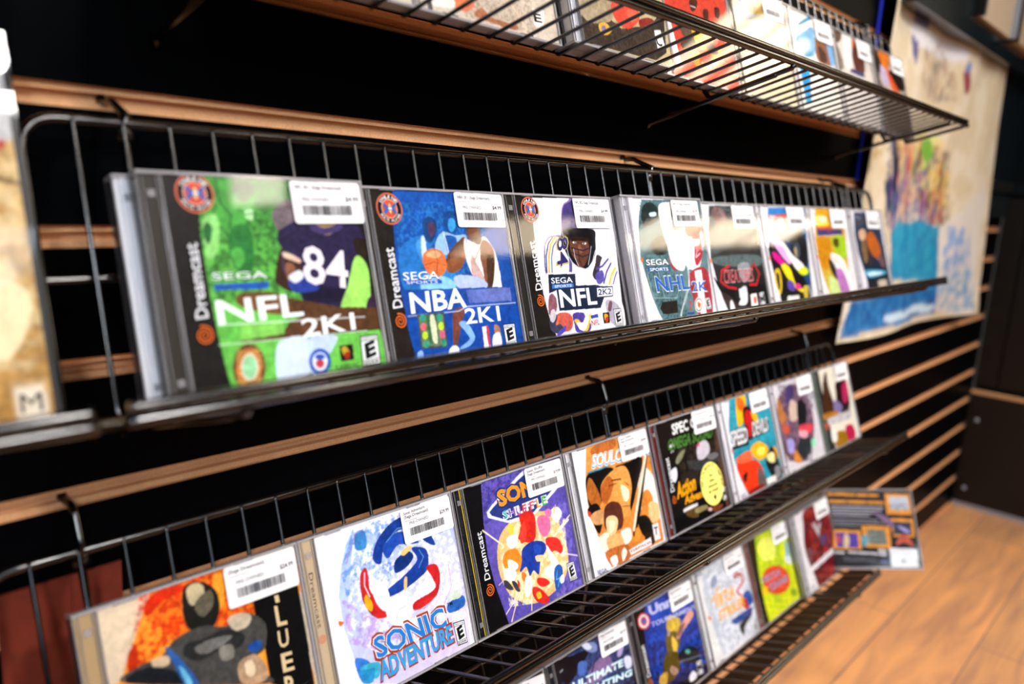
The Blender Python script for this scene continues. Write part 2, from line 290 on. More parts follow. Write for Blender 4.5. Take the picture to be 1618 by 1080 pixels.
# ------------------------------------------------------------ printed artwork
ART = """
@nfl1
K 1c1815
G 6cc050 3f8e3a 37.4,93.7 61.9,123.6 35.2,125 99.4,128.3 88.6,-19.4 35.2,-1.1 32.7,16.1 31.2,35.6 30.4,55 30.3,74.4 30.4,89.9 31.8,104.1
N 1f5a26 .75 2.1 35.2,125 99.4,128.3 85,48.6 30.7,52.4 30.4,89.9
B 4fa444 44,117.5 49.1,123 52.6,119.2 48.4,111 53.6,108.5 60.3,114 65.4,110.1 59.2,99.1 51.4,95 44.2,93.7 41.8,104.2
B 1d4d28 53.8,121.9 62,124.3 67,119.7 62.7,111.4 56.7,109.9 54,115.2
B 9bdc7e 32.9,98.9 40.1,101.6 41.5,93.7 38,80.6 32,76.9 31.7,87.3
B 2c7a36 48.3,93.7 57.3,96.4 60.8,88.3 57,69.4 47.4,71.2 45.2,83.1
L 184a24 0.69 53.8,121.9 54.5,113.9 59.7,110.6 66.1,114.2
L 8fd87a 0.42 54.9,120.6 61.8,122.9 66.4,119.7
L 8fd87a 0.35 54.7,115.2 57.7,111.9 62.9,112.8
L 184a24 0.81 44,117.5 44.5,108.3 49.7,101.7 47.6,93.7
L b8ecaa 0.52 31.5,86 34.7,93.7 39.8,100.3
B 2a6a34 32.1,93.7 35.4,97.6 37.4,93.7 34.8,85.9 32.4,87.2
B c0f0b0 58.6,104.5 63.1,105.3 62.6,99.1 58.6,99.8
L 1f5a2c 0.69 54.6,105.8 58.2,101.8 63.2,102.6
B 58b04c 46.1,80.5 52.2,83 53.8,76.3 48.7,71.1
B 7a6a70 75.3,102.9 86.6,111.9 91.4,106.9 100.1,99.3 86,92.8 78.6,90.3
B 3d2417 77,81.6 82.1,79 89.9,74.9 89.5,64.7 80.9,56.3 72,60.6 70.8,65.6
B f0c8b0 78.1,79.7 83.4,78.3 89.2,75 88.1,73.1 82.8,75.1 78.3,77.2
P 2a2145 77.6,92.8 88.3,97.9 100.1,99.3 122.7,98.1 135,95.5 138.4,87.2 139,77.6 131.1,75.1 124.8,63.1 118.1,52.8 111.9,44.6 86.5,48.4 85.6,54.8 80.4,57.6 88.5,67.3 89.9,74.9 78.4,81.5 75.9,86.6
B b09060 104.3,98 110.6,99.4 118,98.1 115.2,91.4 110.4,89.9 105.4,91.5
B 2a1b14 130.2,87.3 138.2,86.5 139,77.6 132.5,73.7 129.5,79.2
B 4a3c70 99.9,98 109.6,94.1 122.6,97.4 120.2,92.8 108.9,90.2 100.4,92.8
B 1c1630 88.1,64.8 92.9,59.5 114.7,55.7 110.2,48 88.4,50.8
L 5a4a88 0.53 78.2,80.3 77.1,70.3 80.2,60.1
B 8a5a40 78.9,72.7 83.8,72.6 85.3,64.9 80.2,60.1 78.3,65.2
B e8e0f0 79.2,62.7 85.3,64.9 93.1,60.7 88.1,57.2 81.1,57.6
L 3a50b0 0.79 80.4,61.4 87.7,62.9 92.9,59.5
L 1c1630 0.66 77.2,86.6 88.6,91.5 95.3,96.7
B b0d868 131.9,71 134.1,69.5 133.9,60 129.1,52.1 127.8,57.6
B a9e26c 128.8,75.8 135.5,72.2 137.2,62.6 132.3,43.1 112.2,42.6 119.9,58
B 3a2440 134.2,49.1 141.4,51.4 140.2,41.2 131.3,42.5
P 5c3a22 73.5,53.6 112.6,44.6 141.3,42.4 138.6,28.9 122.3,29.1 81.5,28.6 43.2,30.1 43.4,31.3 69.7,32.3 74.8,38 85.4,42.1 71.6,43.2
B 6f4a28 47.8,57.1 71.1,55.7 78,47.7 69,43.4 46.6,50
P 72c552 43.2,30.1 81.5,28.6 138.5,28.3 143.3,1.6 123.6,2.9 39.1,5.9
P 8bd060 45.1,41.2 71,39.6 71,32.1 43.3,30.7
B d5e0f4 66.9,27.6 85.7,28.2 83.8,9.4 77.8,0.2 64.4,2.2 62.1,12.3
B c6d4ee 86.3,27.5 105.6,27.4 101.9,20 94.6,13.1 88.7,5 83.8,9.4
B 2b4f9e 78.9,6.3 93.2,5.6 95.2,0.2 80.6,-0.2
B 2a3f98 79.2,62.7 89.6,65.4 97.7,61.8 98.2,56.6 87.8,55.3 80.9,56.3
B e8ecf4 79.7,65.2 87.3,68.7 89.5,64.7 83.2,61.2
L ffffff 0.47 32.1,40.6 128.7,37.3
L e8f4e0 0.47 30.9,29.7 128.6,28.5
P 1f57b8 33,62.9 65.9,63.1 65.8,59.2 33.1,59.4
T 1a1a1a "SEGA" .35 32.5,65 66.2,64.8 32.7,69.9
T f4f6f8 "SEGA" .15 32.9,65.4 65.8,65.2 33,69.6
T ffffff "NFL" .4 33,41 85.1,41.9 32.9,54.7
T ffffff "2K1" .35 83.1,29.1 120.1,30.3 83.3,40
T f4e8ee "84" .35 89.6,61.2 119.9,56.4 92,84.9
B 6a3a28 55.9,14.4 52.7,7 47,3 41.1,3.9 37.1,9.2 36.6,16.9 39.7,24.2 45.2,28.3 51.2,27.7 55.3,22.4
L e0b060 0.40 38.9,20.5 40.6,22.9 43.1,25
L e0b060 0.40 45.3,26.1 48.9,26.2 52.2,24.5
L e0b060 0.41 53.4,21.4 54.1,17.3 54,13.3
L e0b060 0.41 52.7,9.5 50.5,6.5 47.3,4.7
L e0b060 0.40 43.8,4.4 40.5,5.9 38.4,9.5
B b0502c 53.8,14.7 51.2,8.6 46.7,5.3 42.1,6 39,10.3 38.6,16.7 41.1,22.6 45.5,26.1 50.2,25.5 53.4,21.2
N f0c060 .8 0.4 40.5,26.2 55,24.6 51.7,5 37.3,7.1
B e4d8c0 51.7,15 49.9,10.5 46.7,8.1 43.5,8.5 41.4,11.7 41.2,16.3 42.9,20.7 46,23.2 49.3,22.9 51.4,19.7
B 9fd8a8 50.5,15.1 49.1,11.4 46.6,9.3 44.1,9.7 42.4,12.3 42.3,16.2 43.7,19.9 46.1,22 48.7,21.7 50.4,19
B 2456b0 99,12.3 96.6,7.9 92.4,5.6 87.8,6.2 84.6,9.5 84.1,14.2 86.3,18.5 90.5,20.9 95.1,20.4 98.4,17.1
B e8eef8 96.6,12.6 95,9.5 92.1,7.9 88.9,8.3 86.7,10.6 86.3,13.9 87.9,17 90.8,18.7 94,18.3 96.2,16
B 2a55b4 95.4,15.6 94.5,14.7 92.7,14.2 90.6,14.5 89,15.3 88.5,16.4 89.3,17.4 91.2,17.8 93.3,17.6 94.9,16.7
B d0404a 94.1,11.7 93.2,10.3 91.6,9.5 89.9,9.8 88.6,10.9 88.3,12.4 89.2,13.8 90.7,14.5 92.5,14.3 93.8,13.2
P 20140c 106.4,21.4 116.3,21.1 115.7,11.6 106.1,11.5
B c8a030 107.9,19.4 111.1,20.3 113.4,16.1 111.3,13.1 108.6,15.3
B b03020 109.5,15.9 112.8,16.8 112.8,12.9 109.7,12.6
T 1c1815 "PLAYERS INC" 0 101.2,6.9 118.3,7 101.4,9.5
R E 122.4,25.5 136.2,25.5 135.3,6.5 121,6.2
O 10.9 30.6,113.1
T f2f0f2 "Dreamcast" .25 26.9,45.1 27,85.8 19.5,44.6
W e8702a 5.3 23.3,35.7
S 90.1,125.4 143.4,125.9 141.1,99.6 88.5,98.9 |NFL 2K1 (Sega Dreamcast)||$4.99
H 3a332c 1
@nba
K 241d18
G 1a55a8 0f3f8c 68.2,120.4 44.6,8.4 34.1,124.2 154.6,128.7 143.7,-3.1 32.8,4.9 30.2,14.9 28.3,39.3 26.7,53.9 27.3,75.6 30.2,101
N 2f86c8 .6 1.9 35.2,114.5 120.4,116.5 107.6,59.9 39.1,58.1 29.8,80.4
B 2a78c0 31.3,80.3 50.7,91.2 64.8,88.5 51.8,73.7 47.5,52.7 30.5,53.7
B 2c86cc 55.1,73.6 70.9,78.2 77.5,69 80.4,50.8 50.4,51.3
B 8fc8ee 49.5,62.5 72.1,60.2 77.3,52.3 59.8,49.5 45.6,51.6
B 1b4478 57,102.4 64.8,104.4 68.8,100 67.2,92.3 60.9,86 56.6,88.6 55.2,96.1
B 5b3a58 61.4,99.9 67,99.3 65.8,93.6 61.7,89.8 60.3,94.9
B 4a94d0 47,85 53.6,89.9 54.5,82.3 49.5,73.7
B cfe2f4 52.8,89.9 55.9,89.2 55.3,78.6 51.6,72.4 51,78.7
B 1a4c8c 76.8,105.8 82.7,109.1 89.4,107.9 90.9,102.7 87.1,93.5 80.5,90.9 76.1,96.1
B 3fa0dc 81.3,102.6 86.6,103.3 87.1,97.4 82.8,93.5 79.9,96.1
B 9cc4ea 66.1,87.2 74.2,93.6 85.7,90.9 96.3,90.8 91.9,79 86,76.5 72.3,76.9 64.5,79.6
B 1d5aa8 75.4,91 85.4,89.6 84.6,81.8 76,78.1 74.8,84.5
L eef4fc 0.74 74.2,93.6 75.7,84.5 76.3,75.5 82.3,75.3 87.7,84.4
B 6b4028 70.7,69.3 85.5,74 94.2,81.6 94.2,89.5 88.3,87 76,78.1 73.5,74.3
B 8a5230 72.9,71.7 86,76.5 93.7,79 90.2,71.2 83.5,64.9 73,64
B f0e8e4 93.9,88.2 102.3,85.5 112.4,89.4 117.7,88 124.4,75.6 125.5,55 123.3,45.6 114.8,42.1 104,52.1 96.7,60.4 92.5,73.8
B 7a4a30 98.5,96.8 105,97.5 111.1,96.1 110.5,89.4 106,85.4 100.8,86.8 97.7,90.8
B 5a3220 102.9,88.1 110.5,89.4 112.7,90.7 109.3,84 104,84.8
L c03828 0.77 95.7,88.2 96.3,78.9 101.2,72.2 111.5,85.3
B 805038 111.8,86.7 119,85.2 122.8,77 118.8,59.4 112.3,47.6 107.1,49.3 108.2,62.6 107.5,76
B 4a3020 115,75.8 121.6,71.6 116.6,54.1 110.7,49 111.9,62.4
B caa8a0 98.1,74.9 107.6,59.9 106.4,54.6 96.7,60.4
B 9aa8d8 87.4,42.6 122,48.4 121.4,37.5 84.9,39.5
B b8c4e8 79.2,61.2 96.7,60.4 110.1,54.5 105.2,49.4 87.3,50.4 77.8,54.8
B e07840 50.6,73.7 54.7,79.8 63.3,81.6 70.9,78.2 72.6,70.5 69.6,64.2 60.5,60.8 53.2,64.9
B f0b080 54.2,77.3 63,80.3 69,77 61.8,74.6
L 3c1c10 0.35 51.1,69.9 61.3,72.1 71.5,69.2
L 3c1c10 0.36 63.2,80.9 64.6,72 60.7,61.4
P 1c4a9c 29,53.7 138.2,50.2 137.2,37.8 28.1,34.5
G 6a78b8 1c4a9c 105.2,49.4 55.5,44.7 87.3,50.4 134.1,49.8 133.6,39.4 88.7,40.5
P 124aa0 27.1,37 137.9,36.4 144.1,-1.8 31.1,4.5
B 7a4436 72,35.9 82.6,37 76,22.7 69.9,10.5 66.6,10.9 68.4,23.4
B ffffff 61.8,8.3 66.7,11.5 71.3,9.1 69.4,4.2 61,4.6
B 8ab8e8 75.1,26.7 82.3,27.3 88.7,16.3 83.8,10.3 74.5,8.1 73.1,9.6 82.9,14.3 80.6,19.7
B b07a60 110.3,22.2 115.5,20.4 115.3,11 110,12.9
B e8e4ea 107.5,14.4 114.6,16.4 115.6,8.2 112.8,4.5 105.4,5.1
B 9ab8e0 33,9.7 37.2,11.1 37.4,4.3 32.7,4.3
L d0dcf4 0.54 29.8,35.5 77.1,35.5 84.7,38.2 137.2,37.5
T 10387c "SEGA" .3 30.6,59.5 63.2,59.1 30.8,65.8
T ffffff "SEGA" .1 31,60.2 63,60 31.2,66
P 2554b8 31.7,59.7 65.5,59 65.4,56.5 31.5,57.2
T e8f0ff "SPORTS" .1 33.1,57.5 61.4,56.9 33.2,59.6
T ffffff "NBA" .45 33.6,37.4 84.7,38.2 34.4,52
T ffffff "2K1" .35 82.4,25.8 117.6,25.3 82.7,37.4
P 4a4a48 37.9,35.8 62.6,36 61.2,11.2 37.1,12.3
P 6a7a5a 38.9,34.5 61.3,34.8 59.8,12.3 38.3,13.4
B 2fa080 45.1,33 44.3,31.5 42.9,30.6 41.3,30.8 40.3,31.9 40.1,33.5 40.9,35 42.4,35.8 43.9,35.7 45,34.6
B e86a78 44.3,26.9 43.5,25.4 42.1,24.6 40.5,24.7 39.5,25.8 39.3,27.4 40.1,28.9 41.6,29.8 43.1,29.6 44.2,28.5
B c8e838 44.7,21 43.8,19.3 42.4,18.4 40.8,18.5 39.8,19.7 39.7,21.5 40.5,23.1 42,24 43.5,23.9 44.5,22.7
B 2fa080 44.4,14.6 43.7,13.2 42.2,12.5 40.7,12.6 39.6,13.7 39.5,15.1 40.2,16.5 41.6,17.2 43.2,17.1 44.3,16
B 2fa080 60.1,32.4 59.3,30.9 57.8,30 56.2,30.1 55.1,31.2 54.9,32.8 55.8,34.4 57.3,35.3 58.9,35.1 60,34.1
B c0e040 60.4,26.1 59.6,24.4 58,23.4 56.4,23.6 55.4,24.8 55.2,26.6 56.1,28.2 57.6,29.2 59.2,29.1 60.3,27.9
B d86088 60.5,20.2 59.6,18.5 58.1,17.5 56.5,17.7 55.4,18.9 55.3,20.7 56.2,22.3 57.7,23.3 59.3,23.1 60.4,21.9
B 40a078 60.5,14.1 59.7,12.6 58.2,11.7 56.6,11.9 55.5,13 55.3,14.6 56.2,16.2 57.7,17 59.3,16.9 60.4,15.7
P 3a6a48 45.7,34.8 54.7,34.7 53.7,14.8 45,14.8
B d8d8b8 49.2,33.9 53.1,33.6 52.7,16.2 48.6,16 48.1,25.3
P f4f4f8 95.4,22.2 102.8,22.2 103.5,4.9 94.2,4.6
B c03040 101.7,21.7 104.1,21.4 102.7,5.6 101.7,5.1 100.9,12.5
B 2040a0 94,22.4 97.2,22.1 96.4,6.3 94.3,5.2
R E 119.4,22.1 132.5,21.9 131.8,4.9 119.3,4.9
O 11 28.6,109.7
T f2f0f2 "Dreamcast" .25 25.7,42.1 25.8,82.9 17.2,41.6
W e8702a 5.3 22,32.8
S 89.4,124.3 141.4,123.8 138.7,96.8 92.1,97.7 |NBA 2K1 (Sega Dreamcast)||$4.99
H 3a332c 0
@nfl2
K 1d1916
G ece8ee e2dfe6 81.6,117.2 94.9,18.3 35.2,121.4 144.2,123.8 132.4,2.3 38.5,5.5 33.8,18.7 30.9,35.1 29.4,53.7 29.6,72.1 31.5,97.5
B 8a72b0 71.2,113.3 80.3,119.6 88.1,120.4 83.6,80.4 69.8,71 65.1,89.2
B 4a3c78 72.7,113.3 80.9,118.4 87.7,118.5 83.6,95.1 68.1,94
B 5a4f88 39.7,77.7 44.6,87 54.3,90.2 66.9,89.1 73.5,78.2 69.8,56.5 51.6,50.2 37.4,57.9
B e8e2ec 40.9,77.7 45.8,86 54.1,89.2 64.6,87.4 70.4,80.7 66.4,57.9 52.2,52.6 39.4,59
L 3a2f70 1.43 38.6,59 41.1,73 46.4,83.4 53.1,88.7
L e8b838 2.01 41.5,58.9 44.3,72.9 48.8,82.2 55.6,88
L 3a2f70 1.15 45.1,58.8 47.6,71.6 52,81 58.6,86.8
T c8b070 "84" .3 57.6,88.6 51.4,62.6 75.1,90.3
T 2c2a68 "84" .15 58.9,88 53.2,63.8 73.6,89.7
B 141014 66.3,94 89.7,96.4 111.1,94.5 110.6,85 107.6,73.7 99.3,65.2 90.1,60.6 79.2,63.4 69.8,71 65.7,80.7
B 6a3e2c 75.3,86.6 83.9,89 96.9,86.4 100.3,80.1 97,71.5 88.8,63.1 82.7,62.1 78.6,68.3 73.8,75.7
B 2a1a14 76,87.9 85.8,89 101.1,87 100.4,84.5 86.8,85.3 77.2,85.2
B f0ece8 83.2,83.9 82.6,83.4 81.2,83.1 79.7,83.1 78.5,83.4 78.2,83.9 78.8,84.4 80.1,84.7 81.6,84.7 82.8,84.4
B f0ece8 96.9,82.7 96.3,82.2 94.9,81.9 93.4,81.9 92.2,82.2 91.8,82.8 92.4,83.3 93.8,83.6 95.4,83.5 96.6,83.2
B 141010 82.4,83.9 82.1,83.4 81.6,83.2 81,83.2 80.6,83.5 80.5,83.9 80.8,84.3 81.3,84.6 81.9,84.6 82.3,84.3
B 141010 94.6,82.7 94.3,82.3 93.7,82 93.1,82 92.7,82.3 92.6,82.7 92.9,83.2 93.5,83.4 94.1,83.4 94.5,83.2
B 8a5a44 85.9,81.6 88.8,81.6 89.1,75.4 84,74.3
L c8ccd8 0.75 66.3,92.8 69.1,83.1 70.1,72.2 75.4,63.6 90.1,60.3 98.7,62.7 108.3,76.2
L 23232e 1.36 75.7,79.3 90.4,76.6 108.3,80
L 23232e 1.21 72.9,75.8 89,71.1 105.9,75
L c8ccd8 0.61 78.2,78.1 78.2,70.8 81.1,63.4
L c8ccd8 0.63 103.2,80.1 99,71.4 95,64.1
L 23232e 1.08 84.6,76.7 83.3,68.2 86.6,61.9
B e4e0ea 74.8,61.2 89.8,59.4 102.6,62.6 104.7,55 95.4,50.5 80.5,53.6
B 3a3036 109.3,72.4 116.8,69.7 123.8,64.4 116.9,54.5 103.4,50.1 98.7,55.3 105.3,65
B f0eef4 116.8,69.7 128.7,66.8 134,58.9 131.2,44.9 114.5,45.7 109,56.1
L 4a3c90 1.91 106,60 114.8,62.2 124.8,68.2
L 4a3c90 1.93 112.8,47.1 119.6,56.9 128,64.3
L e8b838 2.60 120.8,45.7 126.2,54.1 133.1,59.6
L 4a3c90 1.48 126.1,45.1 130.4,51.3 134.8,56.3
B 5b4fa0 102.7,55.1 113.8,58.4 113.5,49.6 104.4,46.3
B 8a5560 36.3,39.4 42.1,41.3 45.7,34.1 39.6,24 33,25.7
B e8e2ea 98.8,32.9 115.6,34.3 133.4,29.3 135.9,14.9 131,5 99.5,5.5 84.5,9.3 62.6,20.9 65.9,26.7
B 4a3c90 63.2,23.3 76.5,23.4 79.4,19.6 85.2,11.7 79.8,6.1 64.8,7.6 62.9,14.9
B e8b838 63.5,17.3 69.4,18 73.7,12.8 78.1,14.8 83.5,20.4 87.7,21.3 80.4,8.5 72.5,8
B f4f0f6 66.9,15.8 74.4,15.1 79.4,19.6 83.9,18 76.6,8.9 69.1,9.6
B c05a4a 35,16.2 39.3,22.9 49,25.6 59.5,23.6 61.7,17.4 58,10.6 48.5,9.2 39.7,10
B e86a4a 36.4,18.4 40.9,22.1 46.3,22.3 41.1,15.7 36.9,13.2
B 3a3c50 34.1,23.3 39.9,25.1 42.8,22.6 39.3,15.9 44.9,16.5 47.6,12.8 41.1,8.7 33,11.8 31.8,17.7
B c8c0c8 36.1,27.8 40.7,28.6 41.1,22.7 36.4,18.4 33.2,21
B 5548b0 39.4,8.9 51.7,14.7 49.6,10.2 40.5,6.4
B b0a8b8 110.2,29.6 119,31.5 129.9,24.4 132.4,10.1 127.1,6.7 113.6,11.7
B 6a4a4a 116.6,30.4 120.4,28.9 116.3,21.6 112.5,23.1
P ece8f0 38.1,59.1 76.9,58.3 75.6,48 102.6,47.4 106.7,45.9 127.3,44.8 124.4,32.7 111.5,33 104.5,23.7 44.5,25.7 45.4,43.5 35,41.2
P 1a2438 39.9,57.8 74.9,57 73.4,46.9 102.3,46 107.6,44.6 125.3,43.6 123.1,34.1 109.8,34.3 102.4,25.4 46.4,27 47.2,44.3 37.1,42.2
T ececf4 "SEGA" .3 42.2,50.2 69.6,49.8 42.4,55.1
P 3a78c8 42.7,49.3 70.5,48.8 70.1,45.7 42.2,46
T ececf4 "SPORTS" .2 45.2,46.5 67.2,46.3 45.6,48.6
T ececf4 "NFL" .5 49.7,30 97.9,29.5 50.2,45
P ececf4 101.5,42.9 123.8,42.7 122.6,35.4 100.3,35.5
T 1a2a50 "2K2" .35 102.3,37 121.3,36.7 102.9,42.3
P ececf4 86.6,20.8 97.7,21.2 97.2,11.9 90.3,8.8 86,11
T c03030 "NFL" .3 85.6,11.1 97,11.3 86.3,15.9
P 3040a0 86.6,20.2 97.1,20.6 97.1,17.5 86.6,17.1
P 14100e 103.7,21.1 113.6,21 112.2,11.2 103.2,11.4
B e8a030 106.5,19.8 111.2,18.2 107.8,13.5 105.3,15.5
B c03828 106.5,16.1 110.9,17 109.7,12.7 106.5,12.3
T ffffff "PLAYERS" .1 100.2,8.1 116.5,8.3 100.4,10.4
R E 119.9,23.2 131.7,23.2 131.5,6.9 119.7,7.1
O 10.6 30.1,111.4
T f2f0f2 "Dreamcast" .25 28,45.9 28.3,85.8 20,45.2
W e8702a 5 23.9,36.7
S 85.3,121.9 137.5,121.3 134.6,96.4 84.8,96.4 |NFL 2K2 (Sega Dreamcast)||$4.99
H 2a2622 0
@nhl
K e4e0e4
P 5f8084 36.1,120.9 146.7,123.8 132.4,3.3 41.3,3 34.9,12.5 28.2,28.3 23.1,48.8 19.4,66.6 21.1,84.2 27.1,104.4
N 2a4a50 .8 1.7 32.7,120.8 91.6,122.3 74.3,65.1 85,3.2 41.3,3 23.1,48.8 21.1,84.2
B 23302f 36.5,114.8 50.2,118.9 62.2,112.6 56.8,102.1 38.8,95.5 30.3,100.6
B 22292a 44.2,82.7 59.2,86.4 68.6,78.4 63.5,69.3 46.9,68.4 39.3,73.7
B cfe4e8 46,108.5 56.6,109.3 56.1,106 46.2,105.3
B f0ece8 62.6,114 81,119.7 85.1,117.1 82.3,91.6 103.1,94.3 134.1,92.9 133.7,74.6 122.2,55.4 110,50.4 96.4,56.3 83.2,62.1 73.5,70.4 65.5,83.7
B f0e4d4 64.6,112.7 80.2,117 80.3,104.9 74.6,98.2 63.8,102.2
B a8402c 105.7,94.3 135.1,96 131,87.3 117.3,81.8 106.1,87.4
L a83030 1.08 75,91.6 78.3,82.3
L a83030 1.10 92.6,92.9 97.6,84.8
B a03038 67.9,67.9 78.7,71.6 88.9,64.7 87.3,55.3 75.1,51.8 68.3,57.3
B b03040 115.6,84.6 131.9,85.9 132.3,74.7 128.8,63.6 116.9,55.6 113.5,61.2 115.2,75
B eee8ee 116,81.8 128.1,82.4 127.1,77.5 115.6,76.3
L f0f0f4 0.96 122.1,72.1 116.9,63.9 126.1,67.8
B e8e8f2 104,80.6 115.6,84.6 115.2,66.7 105.7,53.3 96.4,56.3
B a03038 99,48.1 134.2,50.8 131.5,4.8 105.8,4.1 99,23.7
P f0ecf0 110,50.4 123.5,51.2 119.6,5.8 108.8,5.2
B e6e2ea 69.4,81 88.1,78.1 93.9,56.4 84.9,51.4 70.3,59.9
L d8e0e0 2.59 99,56.2 95.6,37.4 71.6,8.3
L 201c1c 0.74 98,50.8 92.8,34.9 73.9,9.4
L b8d0d0 0.42 26,55 44.6,53 48.5,26.9 69.6,25.6 78.4,38.3
L b8d0d0 0.42 26,51.2 30.4,28.1 48.5,26.9
P 26201c 42.7,23.2 69,23.6 67.6,11.2 41.6,11.7 37.5,17.4
T 101418 "SEGA" .35 26.5,58.5 64.9,58 26.7,64.6
T ffffff "SEGA" .2 27.1,59 64.3,58.5 27.2,64.6
P 1f5a90 27.6,57 65.5,56.1 65.1,52.2 27.1,52.8
T ffffff "SPORTS" .2 31,53.3 62.1,52.8 31.5,56.3
T f4f8fc "NHL" .65 37.6,33.3 94.7,32.7 36.9,48.7
T 2060b0 "NHL" .4 37.8,33.8 94.8,33.1 37.2,48.2
T f4f8fc "2K" .65 99.6,29.6 127.1,28.8 100.5,40.7
T 2060b0 "2K" .35 99.8,30.1 127.2,29.4 100.8,40.1
B f0ece8 115.3,15.7 112.4,11.4 107.7,9 103,9.4 100,12.3 100,16.8 102.8,21.1 107.5,23.6 112.3,23.3 115.3,20.3
B 2a2018 114.3,15.8 111.8,12.1 107.7,10 103.6,10.3 101,12.9 101,16.8 103.4,20.4 107.5,22.5 111.6,22.3 114.2,19.7
B f0e8dc 113.3,15.9 111.2,12.8 107.7,11.1 104.3,11.3 102.1,13.5 102,16.7 104,19.7 107.5,21.5 111,21.3 113.2,19.1
B c06020 105.9,19.1 111.4,17.4 108.8,13.5 105.2,14.4
L d03040 1.83 90.8,20.2 94,19.9 90.3,12.1
P 204a9c 84.1,10.2 96.7,9.7 96.5,7.6 83.9,7.8
R E 120.1,22.3 130,22.6 131.4,10.4 120.9,9.8
B e87a30 18.7,66.6 23.6,64.6 19.8,61.8
T 203c90 "SEGA" .3 20.1,4.4 33.7,4.3 20.1,8
S 84.6,121.1 133.8,121.6 133.7,96 83.5,95.6 |NHL 2K (Sega Dreamcast)||$3.99
H dcd8dc 1
@cre
K e2dee2
G 3a3838 1a1a1c 51.1,78.7 61.1,18.6 37.2,120.9 135.6,122.4 138.9,93.4 144.6,3.6 43.6,2.8 34.6,20.3 27.5,42.6 23.2,64.6 26.9,89.3
B 8a5a58 46.6,118.8 64,117.7 73.2,108.7 63,96.6 48.1,87.7 37,89.2 32.2,101
B 4a4a48 35.5,111.3 47.1,102.5 36.5,87.8 26,86.4
B a87a78 60,114.6 70.6,110.2 65.5,104.1 58,108.6
N 6a7a78 .7 1.7 37.2,120.9 128.9,122.3 131,90.2 23.2,64.6
B 5a6a68 28.9,64.5 128.8,64.9 131,52.1 43.3,55.2
B 0e0e10 22.3,44.3 49.2,28.3 129.9,30 134.4,4.3 56.1,4 37.5,20.1
B 3a2c28 33.7,26.3 55.1,19 66.6,7.7 45.3,7.8
B 9a9ca0 79.4,53.9 105.7,56.1 103.6,40.7 85.6,35.4
B e8e8e8 78.3,28.1 91.4,28.9 86.7,10.8 67.6,10.7 76.8,19.1
L c02028 2.76 61.1,54.6 41.4,49.4 36.1,37.8 50.2,31.2 67.6,28.7
L c02028 2.90 100.4,31.5 116.6,30.7 127.7,42.8 118.5,54.9 110,49.8
T e8e8ea "CREATURES" .25 43.4,36 111.6,35.3 45.3,50.7
T c02830 "CREATURES" .05 43.5,36.3 111.7,35.6 45.2,50.4
T d8d8dc "II" .4 72.6,17.9 87.6,18.1 73.7,28.4
P f0ece8 98,20.1 113,20.7 112.2,4.4 95.9,4.8
B e05838 105.2,17.3 111.1,15.4 107.4,9.4 102.8,10.5
R M 118.2,21.2 131.1,22 131,4.6 116.6,4.4
B e8e8ec 49.2,14.9 54.1,16.1 57.1,6.9 47.7,6.2
B e86a30 20.5,63.2 25.4,60.9 20.5,58.2
T 203c90 "SEGA" .3 22,4.1 34.6,4.2 22.1,6.9
S 83.7,121.8 132.1,122 132.7,95 84,95.1 |Creatures (Sega Dreamcast)||$9.99
H dcd8dc 0
@rev
K e0dcde
G 2f7ec0 15406e 66.6,109.5 102,42.2 36.2,121.1 140.1,122.7 122,3 36.8,2.9 26.3,24.7 22.1,51.7 23,81
B 183c60 31.4,92.4 90.2,92.3 98.9,74.7 50.9,67.6 29.1,78.4
P d05038 34.2,111.7 80.3,114.3 132.4,103.2 122.6,94.9 75.5,93.6 36.6,98.9
L 8a8a8c 1.89 27.7,97.6 59.7,91 122.1,93.5
B 1c1a1e 86.6,82.9 105.7,92.2 124.3,90.8 131.2,75.6 125.3,52.3 103,44.9 82.5,56.3 80.5,71
B 3f4a58 89.6,74.8 103.6,78.7 108.3,66.4 97.9,55.8 87.6,61.5
B b09a70 90.7,69.5 97.9,72 96.8,61.3 90.1,60.1
B 141416 22.1,74.6 49.9,80.7 68.5,67.3 86.6,50.8 105.1,33.9 113.5,6.3 38.9,4.7 30,19.4 22.1,51.7
B e0a8d8 26.7,87.3 41.8,89.8 64.6,72.6 76.5,56.5 68.5,51.4 45.1,67.8
B e01890 27.2,65.6 36.1,66.7 52.8,57.2 65.5,43.6 57.2,45.3 35.2,56.4
B f0d820 47,49.5 59.6,51.7 71.5,43.4 79.5,24.5 98.8,18.1 94.2,14.3 75.4,22 56.7,36.1
B f4ece4 57.2,76.7 66,76.5 84.5,61.6 110.9,48.6 100.9,39.5 82.5,48.3
B d0e020 92.7,42.6 113,45.8 123.6,40 112.2,35.7 99.9,36.9
B d8b830 28.1,45.1 39.9,45.9 41.8,31.6 34.7,16.6 27.2,19.6 23.5,32.5
B 2a2a28 29.1,39.9 36.1,39.6 34.7,24.3 29.5,22
B c8b040 99.9,20.7 113,21.3 107.2,6.7 97.8,7.3
B e83888 76.9,25.9 89.1,25.3 93.2,19.7 80.5,19.1
B 604aa0 57.7,30.9 72,28.8 73.9,18.1 56.7,20.4
P e8e4e0 50.6,12.3 83.7,11.6 82.7,5 46.5,5.5
L d8d4d0 2.92 116.1,21.2 119.9,5.9
T f4f0f0 "RE-VOLT" .6 31.7,99.5 79.9,95.6 40.2,112.5
B e86a30 17.8,61.4 22.9,60 18.1,57.6
T 203c90 "SEGA" .3 18.8,6.1 29.4,6.4 18.7,8.1
S 80.9,122.3 138.3,122.4 131.3,96.3 81,96.3 |Re-Volt (Sega Dreamcast)||$14.99
H dcd8da 0
@x3
K e2dee0
